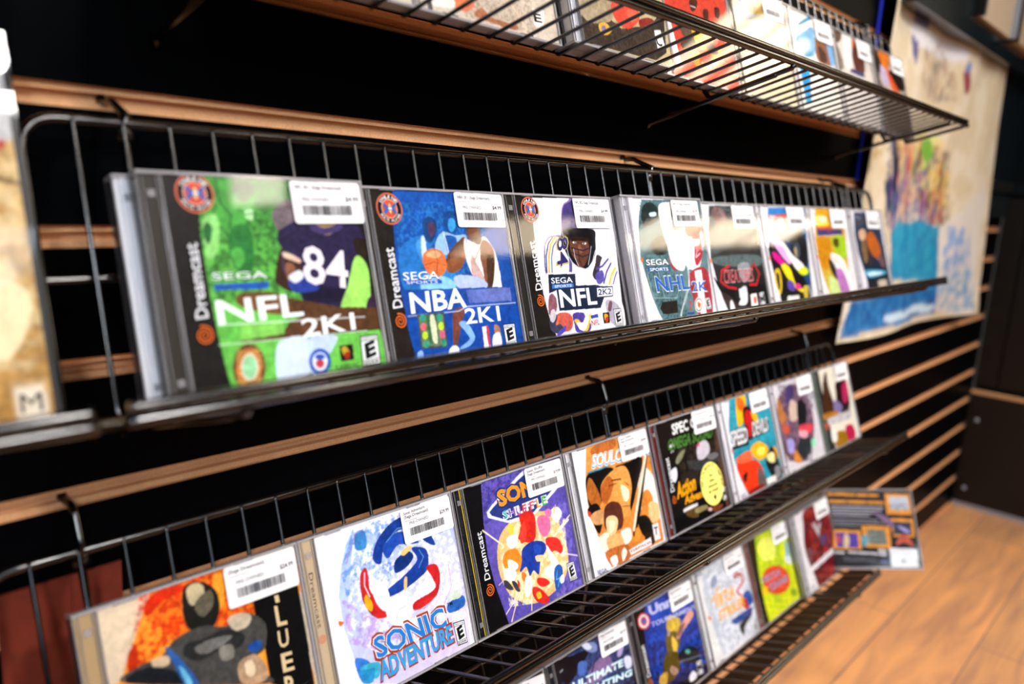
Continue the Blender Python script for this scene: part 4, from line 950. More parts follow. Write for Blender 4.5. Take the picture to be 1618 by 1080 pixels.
B 5ab0a0 110.6,40.2 109.1,39.3 106.2,39.4 103.2,40.6 101,42.4 100.6,44.1 102.1,45.1 104.9,45 108,43.8 110.2,42
L 8890a8 0.84 84.8,37.6 132,27.1
T c8c8e8 "Unreal" 1.1 46.8,108.5 123.6,102 46.7,119.7
T c8c8e8 "TOURNAMENT" .4 44.5,95 142,82.9 45.1,100.4
B c83c30 43.9,102.4 39.6,98 32.4,97 25.1,99.7 20.5,105.1 20.2,111.1 24.3,115.4 31.4,116.5 38.8,113.9 43.6,108.5
B e8dce0 41.4,103.3 38,99.7 32.3,98.9 26.5,101 22.8,105.3 22.6,110.2 25.9,113.8 31.6,114.7 37.4,112.6 41.2,108.2
B c83c30 37.9,104.6 35.7,102.2 32.1,101.6 28.4,103 26.1,105.8 26,108.9 28.2,111.3 31.8,111.9 35.5,110.6 37.8,107.8
B 3a60b8 35.4,105.5 34.1,104.1 32,103.7 29.9,104.5 28.5,106.2 28.5,108 29.7,109.4 31.8,109.8 34,109 35.3,107.4
B e8e4e8 98.8,13.9 108,16.7 115.1,10.4 110,5.9 97.8,7.7
R M 118.2,24.2 130.9,22.8 129.3,4.9 116.8,6.7
T f2f0f2 "Dreamcast" .25 23.6,45.8 22.9,82.7 16.2,46.3
W e8702a 5 19.7,38.6
S 89.7,123.6 142.8,121.1 141.9,94.8 89.6,96.1 |(Sega Dreamcast)||$14.99
H 1a1a22 0
@vs
K dedcda
B c0c4cc 34.6,119 71.3,122.5 124.6,121.9 136.4,86.4 152.6,22.3 147.8,0 82.9,6.4 43.9,1.5 34,25.2 25.4,62.8 23.5,93
N e8e8ee .8 4.6 34.6,119 136.6,123.7 151.1,6.8 43,-0.6
B 8a94a8 48.3,104.6 59.1,106.1 59.7,95.8 43.6,93.6
L c83c20 3.17 104.2,88.9 113.4,91.2 125,86.1 125.2,76.8 113.4,72.9 103.1,68.5 113,59.9
L 8a2818 1.76 106.1,87 119.6,86.6 120.4,78.4
B 2050a0 118.8,60.5 135.6,60.1 139.1,43 121.2,41.4 114.7,51.5
B c03848 109.9,53.2 121.6,54.4 126.1,39.7 115.3,40.8
B 2c4890 76.4,39.3 114.3,38.6 135.9,36.2 120.8,28.4 83.7,31.6
B 28282c 91.9,26 116,30.2 132.7,29.4 106,20.8 98.6,10.6
L 28282c 1.73 94.3,25.1 94.5,17.3 98.4,10.2
T f0a818 "VIRTUA" .6 42.9,66.5 95.9,64.5 46.4,82.7
T f0a818 "STRIKER" .6 46.9,48.8 117.4,45.3 49.9,61.5
L e8a020 2.30 37,78.4 62.3,89.9
R E 128.9,18.9 140.1,18.3 137.3,0 127.4,1.1
T 4060a0 "SEGA" .2 13.7,117.8 28.6,116.5 14,121.9
T 283880 "SEGA" .2 28.2,0.4 39,-0.2 28.7,3.9
B e86828 22,64 28.1,59.9 22.5,58.5
S 84.8,123.5 131.8,123 130.9,101.5 88,103.2 |(Sega Dreamcast)||$9.99
H d4d2d4 0
@vt
K 18100e
G a8cc20 c8d818 50.5,118.2 96.8,19.7 39.3,120.1 145.3,121.6 136.8,-1.1 30.4,1.1 27.5,32.5 29.9,75.1
N e8e020 .7 5.3 39.9,121.3 145.3,121.6 136.8,-1.1 30.4,1.1
N 6aa828 .5 6.9 50.5,118.2 94.8,119.6 125.4,10 57.4,5.6
B 8ab0c0 126.2,90.6 135.3,82.1 130.9,60.2 119.2,63.8
B d0d8e8 116,70.5 133.5,65.2 131.2,54.3 118,61.3
B e0e468 48.2,113.3 88.7,107.2 87.7,79.2 47.2,86.1
B d84c28 116.9,43.3 114.7,30.5 97.3,24.5 72,27.7 48.7,38.3 35.8,52.4 37.8,64.7 53.9,70.9 78.7,68.4 102.9,58
B f0c820 36.5,51.2 45.8,45.3 36,37.7 27.9,45.9
T f0f0f8 "VIRTUA" .7 32.4,55.2 92.8,50.7 33.8,64.3
T 384a90 "VIRTUA" .2 32.4,55.2 92.8,50.7 33.8,64.3
T f0f0f8 "TENNIS" .7 48.8,38.8 108.3,35.8 50.6,48.7
T 384a90 "TENNIS" .2 48.8,38.8 108.3,35.8 50.6,48.7
B 88a030 129,11.7 125.8,9 120.7,8.5 115.7,10.2 112.7,13.5 112.8,17.2 115.9,19.8 121,20.4 126,18.7 129.1,15.4
S 91.4,119.2 143.3,117.7 142.5,96 93.7,97.8 |(Sega Dreamcast)||$14.99
H 7a3424 0
@ty
K dedadc
B 6a1418 52,120.3 96.6,120.7 156.3,114.9 143.7,8 59.4,-1.5 42.6,21.9 29.3,64.3 40.9,99.4
N c83038 .8 5.2 52,120.3 156.3,114.9 143.7,8 59.4,-1.5
N 140c10 .7 7 52,120.3 156.3,114.9 143.7,8 59.4,-1.5
L c8c8cc 4.02 82,94 86.5,74.5 74.1,93.2
L b8b8c0 3.58 85,71.9 101.9,88.6 87.5,83.4
B 503a6a 90.1,67.4 113.1,66.9 105.7,53.7 90.9,55
P e4e0e2 27.1,36.2 129.8,40.3 134.8,32 31.5,28.4
T 283880 "SEGA" .2 20.9,6.1 35.3,6 21.3,9.5
S 94.1,122.9 148.8,123.1 150.9,94.1 94.1,95.3 |(Sega Dreamcast)||$9.99
H d4d0d4 0
@a0
K cdbfae
B e07a50 31.7,17.5 48.2,21.1 53.6,13.8 45.3,7.9 37.3,7.9 32.4,11.1
B e8e0d8 -27,7.6 27.1,16.5 34,8.1 11.8,5.1 -8.9,3.1
B a86a48 51.9,6.7 60.6,13.5 69.1,8.3 94.3,7.9 90.7,3.6 68.2,4.7
N 8a6a50 .5 1.4 31.7,17.5 114,33.7 115,4.4 44.3,3.5
L e8c8a0 1.33 92.5,21.9 104.5,6.2
P e8e4e0 114.5,24.6 128.4,25.6 124.2,8.9 114,11.6
T 221c1a "E" .5 115.5,14.7 123.3,15.2 115,21
H c8bcb0 0
@a1
K c0b088
P 3a3028 16.5,25.9 55.8,27.7 68.2,23 115.8,35.1 139.7,55.1 133.2,14.1 114.4,4.6 7.1,2.1
B a8987a 15.4,33.4 33.1,41.1 60.6,44.9 55.8,27.7 27.5,20.3 16.2,24.9
N 5a4a3c .6 1.8 14.9,19.8 124.1,36.6 114.4,4.6 10.3,2.7
B d8503c 60,42.8 82.9,49.7 96.4,46.2 97.1,35.8 79.4,25.1 65.8,26.6 59.1,33.5
B e06850 80.4,40.8 93.5,42.4 95.5,36.5 83.2,32
B 8a3028 97.1,35.8 113.8,41.1 120.6,38.1 99.1,29.8
B e0b040 37.4,21.2 46.4,23.9 53.4,19.2 45.2,13.7 37.4,15.3
B 8a70b0 40.3,19.8 45.5,20.8 44.3,16.5 40,15.8
L d8503c 0.59 109.4,52.1 118.6,50.8 108.4,48.7
P e8e4e4 118.6,31.2 129,33.2 132.5,18.4 119.2,14
T 2a2422 "C" .4 118.6,18.2 127.6,18.7 119.6,28.2
H d8d4d8 1
@a2
K d04c38
N a83828 .3 2.6 21.7,80.9 131.2,102.7 127.3,15.1 24.6,7.6
B 4a2c24 65.7,81 80.7,84.2 78.1,76.4 66.9,70.4
B 4a2c24 90,76.4 100.5,78.5 96.5,66.5 89.2,66.3
B 4a2c24 114.7,83.9 125.2,84.8 121.5,73.9 113.8,73.6
B 5c4a40 29.6,58.3 45.1,59 66,53.4 70.6,45.8 51.8,37.7 40.8,45.2
B 4c3c30 38,36.5 70.1,44.5 70.5,31.3 53,27.2 38,29.5
B e8b828 43.9,62.3 68.9,62.4 58.3,58 45.1,59
B e8b828 61.5,53.8 80.6,62.2 91.3,58.1 100,47.3 84,35.9 70.1,37.3 63.1,44.5
B e8b828 93.4,35 111,42.9 113.7,35.8 96,28
B 4a4038 78.9,42.4 96.9,45.5 108.8,36.3 93,33.7
B c8a828 55,26.4 68,30.9 63.1,15.7 55,19.2
P ece8e6 19,61.9 22,61.4 32.2,11.1 21.6,11.8 15.6,47.5
L f4e8a0 1.04 72.7,59.5 83.6,56.7 72.6,52.2
L ece8e6 0.86 66.3,75.7 75.6,75.9
L ece8e6 1.21 69.7,21.5 83.1,18.7 106.5,29.7
H d8d0cc 0
@a3
K e8d8b8
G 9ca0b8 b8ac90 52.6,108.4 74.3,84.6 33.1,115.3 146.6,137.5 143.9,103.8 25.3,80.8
B b08830 51.5,105.4 83.4,117.9 90.8,103.6 72.7,97.1 48.3,96.4
B 3c3028 58,106.8 68.9,111.9 72.2,104.1 61.2,99
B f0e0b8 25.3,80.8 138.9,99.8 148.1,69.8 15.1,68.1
L 5a4a3a 1.10 81.1,111.7 86.8,110
S 85.7,119.8 136.6,129.3 134,104.9 87.4,107.2 |(Sega Dreamcast)||$14.99
H 5a544c 0
@a4
K ece4d8
P 2a88b8 28.4,103.5 87,127.5 87,122.6 28.2,100.4
B 58a0c8 28.6,90.5 55.3,101.5 85.9,110.4 81.4,80.7 57.8,70.5 28.5,72
P 3aa0d0 23.3,58.9 56.4,67.2 41.4,12.1 25.6,10.2
B 9a6a4c 89.4,99.7 118.6,101.6 131.3,82.2 130.4,70.5 88.5,69 81.4,80.7
B 5a3c30 92.9,89 111.8,85.7 114.7,73 93.5,71.4
B 88b8e0 123.1,102.4 139.8,102 142,77.3 126.6,71.6
N d8ecf8 .6 2 31.3,97.1 90.1,111.2 80,77.3 27.2,68.7
S 90.3,130.5 143.9,131.2 139.1,105.2 90.8,103.2 |(Sega Dreamcast)||$14.99
H dcd4c8 0
@a5
K dad0c8
B 6a4c38 10.4,131.2 31.9,130.2 39.9,117.9 21.3,106.1 6.4,111.9
B 8a7a6a 11.8,104.4 25.2,94.8 29.1,73.2 7.7,75.1
B 6a3c2c 78.6,121.3 94.2,113.3 111.9,98.2 108.1,79.5 76.5,75 68.1,98.3
B e07030 78.6,121.3 85.5,115.4 74.2,106.4
B 4a4870 53.7,76.9 97.4,78 104.5,71.8 56.1,72
B e8e4de 48.2,126.3 76,126.1 59.5,79.5 36.4,79.5
S 93.5,132.8 146.3,133.2 140.4,104.5 90.6,105.5 |(Sega Dreamcast)||$9.99
H dcd4c8 0
@a6
K 6a5c50
B c8b8a8 52.9,128.4 152.2,126.8 163.1,75.4 35.5,70.7
B e08028 45.9,125.3 76.4,130.4 84.6,112.3 65.8,97.8 41.8,105.7
B 2a1c18 69.9,94.6 127.4,102.9 138.2,76.3 88.4,73.8
B e0602c 63.9,105.2 76.1,95.5 92.7,82.2 109.6,68.7 75.9,72.2
B 302420 10.8,119.5 39.9,113 45.6,91.1 18.2,90.8
B c8b8d0 39.8,101.6 63.8,93.7 65.6,74.7 37.5,74.8
S 93.1,129.3 141,129.1 140.7,104.8 92.9,105.7 |(Sega Dreamcast)||$9.99
H c8beb4 0
@dvd
K d0a862
G d8b678 b88a48 125.7,125.5 131.8,8.2 133.2,181.2 134.1,175.4 136.2,-4.3 108.5,-2.8
N 8a6430 .45 3.7 100.8,175.8 134.1,175.4 136.2,-4.3 79.3,3.1
N f0dcb0 .5 6.6 96.6,142.1 138.7,146.2 134.5,27.4 81,16.8
P ccc8c8 102.3,187.2 134.5,181.4 134.1,137.8 95.2,131
B c02828 126.3,137.2 128.8,136.4 128.1,133 125.4,133.2
L 201810 1.60 120,119.4 128,117.4 134.6,116.1
B f0e0b8 108.7,70.1 124.8,69.2 130.2,59.2 122.6,40.5 113.5,33.9 102,42.7
L c89850 0.70 118.2,105.9 132.7,102.3
P c8a878 116.3,24.5 130.9,24.4 131,2.5 116,2.4
P e8dcc8 116.9,21.2 129.3,21.3 130,5.6 117.4,5
T 3a2c20 "M" 0 118.6,8.9 127.7,8.9 118.9,18.4
H 2a2624 0
@back
K 141014
P 1c161a 0.2,123.5 149.2,123.7 138.8,0.8 0.3,6.5
P f0a030 99.1,117.7 139,116.9 138.5,83.5 98.3,85
P c8ccd4 105.1,113.5 135,112.7 134.8,90.9 105.1,91.7
N 6a7078 .8 1.7 103.3,101.7 133.2,101.8 134.8,90.9 105.1,91.7
P f0a030 102.2,78.4 138.4,77.7 137,49 102.9,50.5
P 3a3850 104.8,73.4 133.5,72.7 132.6,52.2 104.2,53.7
B b0a8e0 112,66.9 123,63.6 130.1,57.1 121.9,57.1
P f0a030 56.1,67.5 99.5,66 97.5,31.8 54.6,34.1
P 8a9088 62.7,61.8 92.1,60.2 91.9,37.4 63.4,38.1
N 4a5a4a .8 1.3 62.7,61.8 92.1,60.2 91.9,37.4 63.4,38.1
P f0a030 7.2,60.8 53.3,59.8 51.6,30 8.3,30.6
P 5a3ca8 13.2,55.9 47.7,54.9 47,32.4 13.5,33.1
B e0c8a0 27.7,53.5 33.9,50.2 31.7,34 23.5,33.9
B c84868 14.9,50.2 20.7,50.2 21.1,40.4 15.3,40.4
B d06048 105.8,37.5 112.7,50.5 121.4,53.8 129.7,44.1 131.3,34.3 119.3,40.8
P f0f0f0 93.9,32.6 137,31.1 135.9,3.2 93.2,3.7
B 60a8c0 62.6,43.8 60.8,38.1 57.8,34.5 54.8,34.5 52.8,38.1 52.7,43.8 54.5,49.5 57.4,53.1 60.5,53.1 62.4,49.6
B 8a6a90 77.3,88.3 93.1,83.4 104.8,73.4 106.5,63.6 94.4,70.1
L f0a030 4.05 9.4,116.8 36.2,116.8
L 141014 1.35 18.2,120.2 18,113
L f0a030 4.04 36.1,115.9 87.8,114.8
L 141014 1.69 53.4,119.4 53.2,110.9
L 141014 1.35 72.6,119.4 72.2,110.9
L f0a030 4.37 11.3,105.3 94.4,103.1
L 141014 1.34 38.5,108.3 38.2,99.9
L 141014 1.34 69.4,108.4 69,100
L c8c4d0 2.01 12,97.4 93.2,95.3
L c8c4d0 1.67 12.2,92.8 90.9,90.7
L c8c4d0 1.67 12.5,88.5 77,86.6
L c8c4d0 1.66 12.7,83.8 69.8,82.3
L a8a4b0 1.33 12.6,76.8 82,75.4
L a8a4b0 1.33 12.9,72.4 91.2,70.8
L a8a4b0 1.32 12.8,68.2 54.3,67
L e8e4e8 2.93 9.3,25.8 22.3,25
L e8e4e8 2.92 30.6,25.9 41.9,25.1
L e8e4e8 2.92 45.2,25.1 59.8,24.4
L e8e4e8 2.92 63,24.4 74.2,23.2
L e8e4e8 4.22 78.3,28.5 87.1,27.7
L e8e4e8 3.56 78.3,22.9 87.1,22.1
P 4a4a50 19.9,19.4 73.5,18 73.9,10 20.5,11.4
T 8888e0 "SEGA" .3 78.1,10.8 89.3,10.1 77.9,14.8
P 2a2a2a 108.7,15 110,15 109.8,9.4 108.5,9.4
P 2a2a2a 112,15 114.6,15 114.3,9.4 111.7,9.4
P 2a2a2a 116.2,15 117.2,15 116.9,9.4 116,9.4
H 141014 0
@poster
K d2c2a4
N e6dccb .6 43.6 -114.5,536.6 1019.5,684.4 926.2,-123.4 -53.1,0.7
N c8b088 .5 27.7 167.1,591.9 796.5,604.7 605,536.2 344.8,558.6
B 3a3a70 159.1,572.3 220.9,578.6 227.5,555.6 196.5,546 164.3,555.1
B 54548c 152.5,532.3 188.5,543.6 191.6,501.4 181.8,492
B e8e6ea 135,549.9 262.6,556.2 463.3,553.7 429.8,530.5 222.2,522.3
N a88a70 .9 15.7 222.2,522.3 329.7,547.6 432.6,506.7 449.5,459.6 326.7,440.1 240.1,469.8
N 6a6468 .7 12.3 272.1,502.1 356.6,519.9 428,475.6 430.9,451.3 323.6,445.6
B 904048 459.6,513.3 496.8,524.6 521.1,486.7 496.8,477.5
B 6888c0 466.3,529.6 500.4,534.5 504,521.2 482.1,516.4
N b89850 .9 6.8 7.1,370.5 83.8,372 97.3,341.3 34.8,321.6
B 1c2448 105.2,360.6 144.7,355.5 183.6,324.8 159.3,301.1 132.7,321.9
B 202850 96.4,287.5 144.4,292.1 177.9,256.6 164.6,227.8 126.6,244.3
N 343a68 .95 4.6 88.3,361.9 207.6,365.8 303.4,210.3 129.5,210.7
N c8a040 .95 4.7 128.3,365.1 243.9,368.6 283.1,270.8 155.5,267.4
N d8e050 .9 6.2 256.8,381.1 410.8,387.6 443.9,268.7 299.8,277.3
N 60a048 .9 7.3 262.5,370 382,379.2 429.1,274.8 325.9,265.9
N b84850 .9 4.9 172.7,363.1 320.5,374.5 360.1,260.5 228.2,245.9
N 8a58a0 .9 5.7 119.3,310.3 226.5,327.2 280.6,216.4 154.9,210.6
N e8b888 .8 4.7 124.9,354 425.1,382.5 494,263.3 215.4,234
N 405a98 .9 5.9 154.1,289.7 369.4,323 453.6,209.9 172.3,210.6
N 5a4038 .9 6.7 343.8,370.2 473.1,360.5 550.8,216.5 427.3,216.5
N e8c040 .8 5.7 369.4,323 498.7,329.5 535.6,250.6 409.8,248.7
N a82838 .8 5.6 329.8,278.3 478.9,289.3 508.9,216.5 383.2,216.4
B 1a2040 123.8,337.7 154.5,334.2 172.8,267.8 149.5,261.6
L 5a3a30 13.58 346.7,281.9 355.1,249.7
L 2a4a9a 6.68 320.6,268.2 336.6,237
L c04878 8.85 168.3,308.3 166.7,292.5
L 2a3060 12.47 361.5,325.6 355.4,309.3
L 2a4a9a 6.78 366.3,360.3 382.9,334.2
L 50984a 5.88 153.5,271.8 154.4,239.1
L 5a3a30 7.28 453.9,312.4 452.2,282.6
L 50984a 9.60 444.3,333.2 439.8,320.8
L 5a3a30 9.54 254.7,269.5 255.6,243.9
L d87830 7.37 247.1,269.3 250.7,246.2
L e8c898 11.80 175.8,333.9 187.3,301.8
L 2a4a9a 8.86 159.4,270.3 160.9,251.7
L a83848 5.73 367.8,298.1 385.2,261.6
L d87830 10.71 432.5,337.6 426.3,316.3
L d8b830 5.85 392.9,275.7 393.9,241.4
L 5a3a30 7.50 284.5,327 287.7,312.9
L 50984a 5.10 219.9,329.1 226.7,315.1
L c04878 5.15 227.6,309.4 233.5,281.8
L d87830 11.38 242.7,340.3 251,315.8
L e8c898 11.29 206.8,248.5 217.2,222.3
L 2a3060 10.05 187.6,278 185.1,244.7
L d87830 7.25 247,351 261.9,321
L 5a3a30 13.01 307.4,352.7 317.6,329.4
L 2a3060 6.35 270.5,335 280.7,314.9
L 50984a 11.68 278.8,349.6 276.6,315.3
L e8c898 7.30 234,273 243.5,241.4
L 7a4890 11.43 360.5,279.8 373.4,259.5
L e8c898 12.66 243.9,248.5 251.9,220
L e8e4a0 7.43 284,370.5 284.4,346.4
L 7a4890 7.19 223.2,306.9 230.4,280.5
L 5a3a30 12.88 392.8,271.9 395.3,251
L a83848 12.38 235.6,327.7 246,314.4
L 5a3a30 12.00 440.2,320.2 443.4,290.1
L 7a4890 13.75 357.8,256.7 364.6,231.6
L 50984a 5.83 392.2,297.2 399.8,267
L 5a3a30 6.52 310,351.7 303.4,321.4
L e8c898 6.30 262.7,342.7 276.1,331.8
L e8e4a0 7.54 286.3,303.9 292.8,283.2
L 2a3060 5.41 301.8,344 318.8,311.3
L 2a4a9a 10.88 437.5,267.9 445.3,237.5
L 7a4890 12.18 215.2,331.2 227.6,309.4
L e8c898 11.59 392.1,325.4 398.9,293
L 50984a 5.93 177.5,318.8 182.1,297.6
L c04878 5.35 265,260.2 276,249.6
L 2a3060 9.68 291.8,332.1 294.5,299.4
L 50984a 7.97 191.8,330.3 200.2,297.3
B 70a83c 317.2,373 361.1,377.6 377.4,348.1 346.4,334 316.8,350.3
P 1c88b4 173.6,207.7 220.8,222.3 300.3,216.4 356,227.8 463.4,213.2 525,209.7 539.4,98.3 215.1,114.9
N 2070a8 .6 20.1 169.7,216.3 521,216.5 539.4,98.3 215.1,114.9
N 48b8d0 .4 16.1 169.7,216.3 521,216.5 539.4,98.3 243.3,113.4
P 1660a4 -1.2,90.8 223.5,96.2 551.2,99.1 581.2,23.7 -8.2,31.1
N 103c80 .6 19.7 -2.2,93.5 552.1,97.6 581.2,23.7 -8.2,31.1
N 4098d0 .5 12.5 -2.2,93.5 552.1,97.6 581.2,23.7 -8.2,31.1
B c8e0f0 182.3,47.5 271.2,52.4 362.7,48.3 447.2,51.9 557.6,43.7 527.6,31.7 367.7,38 250.7,35.2
P dcd4cc 493.5,209.8 789.1,314.6 797,6 569.1,32
N 78a0d8 .9 18.2 525,209.7 706.2,216.6 750.3,102.8 560.7,104.3
N 4888b8 .8 13.4 552.8,139.9 691.8,150.2 765.6,55.6 568.7,68.1
N 5898c8 .8 16 539.4,98.3 770.4,117.4 807.4,13.1 576.9,31.3
P e8e0d4 -2.2,93.5 29.1,95.8 -2.3,30.4 -36.3,31.3
"""

def parse():
    d = {}; cur = None
    for l in ART.strip().split('\n'):
        if l[0] == '@': cur = l[1:]; d[cur] = []
        else: d[cur].append(l)
    return d
ARTS = parse()
def P2(s): return np.array([[float(v) for v in t.split(',')] for t in s.split()])
def smooth_loop(p, n=5):
    out = []; k = len(p)
    for i in range(k):
        a, b_, c, d = p[i-1], p[i], p[(i+1) % k], p[(i+2) % k]
        for j in range(n):
            t = j/n; out.append(.5*((2*b_)+(-a+c)*t+(2*a-5*b_+4*c-d)*t*t+(-a+3*b_-3*c+d)*t**3))
    return np.array(out)
RNG = np.random.RandomState(7)
NT = RNG.rand(64, 64)
def vnoise(x, y):
    xi = np.floor(x).astype(int); yi = np.floor(y).astype(int); fx = x-xi; fy = y-yi; fx = fx*fx*(3-2*fx); fy = fy*fy*(3-2*fy)
    g = lambda a, b_: NT[a % 64, b_ % 64]
    return (g(xi, yi)*(1-fx)+g(xi+1, yi)*fx)*(1-fy)+(g(xi, yi+1)*(1-fx)+g(xi+1, yi+1)*fx)*fy
def fbm(x, y): return (vnoise(x, y)*.5+vnoise(x*2.1+9, y*2.1)*.3+vnoise(x*4.3, y*4.3+5)*.2)
def inside(poly, X, Y):
    m = np.zeros(X.shape, bool); n = len(poly)
    for i in range(n):
        x1, y1 = poly[i]; x2, y2 = poly[(i+1) % n]
        if y1 == y2: continue
        c = ((y1 > Y) != (y2 > Y)) & (X < (x2-x1)*(Y-y1)/(y2-y1)+x1); m ^= c
    return m
def seg_dist(p, q, X, Y):
    d = q-p; L = max(d@d, 1e-9); t = np.clip(((X-p[0])*d[0]+(Y-p[1])*d[1])/L, 0, 1)
    return np.hypot(X-p[0]-t*d[0], Y-p[1]-t*d[1])
def paint(name, x0, x1, z0, z1, step, grain=1.0):
    nx = int((x1-x0)/step)+1; nz = int((z1-z0)/step)+1
    gx = np.linspace(x0, x1, nx); gz = np.linspace(z0, z1, nz); X, Y = np.meshgrid(gx, gz)
    C = np.zeros((nz, nx, 3)); C[:] = .5; seed = 0
    def win(lo, hi, pad):
        a = max(0, int((lo[0]-pad-x0)/step)-1); b_ = min(nx, int((hi[0]+pad-x0)/step)+3)
        c = max(0, int((lo[1]-pad-z0)/step)-1); d = min(nz, int((hi[1]+pad-z0)/step)+3)
        return (slice(c, d), slice(a, b_)) if (a < b_ and c < d) else None
    for l in ARTS[name]:
        op = l[0]
        if op == 'K': C[:] = lin(l[2:8])
        elif op in 'PB':
            h, s = l[2:].split(' ', 1); p = P2(s)
            if op == 'B': p = smooth_loop(p)
            w = win(p.min(0), p.max(0), 0)
            if w:
                mk = inside(p, X[w], Y[w]); sub = C[w]; sub[mk] = lin(h)
        elif op == 'G':
            h1, h2, s = l[2:].split(' ', 2); p = P2(s); a, b_, p = p[0], p[1], p[2:]
            w = win(p.min(0), p.max(0), 0)
            if w:
                d = b_-a; t = np.clip(((X[w]-a[0])*d[0]+(Y[w]-a[1])*d[1])/(d@d), 0, 1)[..., None]
                mk = inside(p, X[w], Y[w]); sub = C[w]; col = np.array(lin(h1))*(1-t)+np.array(lin(h2))*t; sub[mk] = col[mk]
        elif op == 'N':
            h, amt, sc, s = l[2:].split(' ', 3); p = P2(s); seed += 1; w = win(p.min(0), p.max(0), 0)
            if w:
                sc = max(float(sc), .5); v = fbm(X[w]/sc+seed*7.3, Y[w]/sc+seed*3.1)
                t = np.clip((v-.42)*5, 0, 1)*float(amt); mk = inside(p, X[w], Y[w]); t = (t*mk)[..., None]
                C[w] = C[w]*(1-t)+np.array(lin(h))*t
        elif op == 'L':
            h, wd_, s = l[2:].split(' ', 2); p = P2(s); r_ = float(wd_)/2; w = win(p.min(0), p.max(0), r_+1)
            if w:
                d = np.full(X[w].shape, 1e9)
                for i in range(len(p)-1): d = np.minimum(d, seg_dist(p[i], p[i+1], X[w], Y[w]))
                t = np.clip((r_-d)/step+.5, 0, 1)[..., None]; C[w] = C[w]*(1-t)+np.array(lin(h))*t
    K = C.copy(); K[1:-1, 1:-1] = (C[1:-1, 1:-1]*4+C[:-2, 1:-1]+C[2:, 1:-1]+C[1:-1, :-2]+C[1:-1, 2:])/8; C = K
    lum = C.mean(2, keepdims=True); g = (fbm(X/2.6+3, Y/2.6)-.5)[..., None]+.6*(fbm(X/9, Y/7+8)-.5)[..., None]
    C = np.clip(C*(1+g*(.9*(1-lum)+.05)*grain), 0, 1)
    return X, Y, C

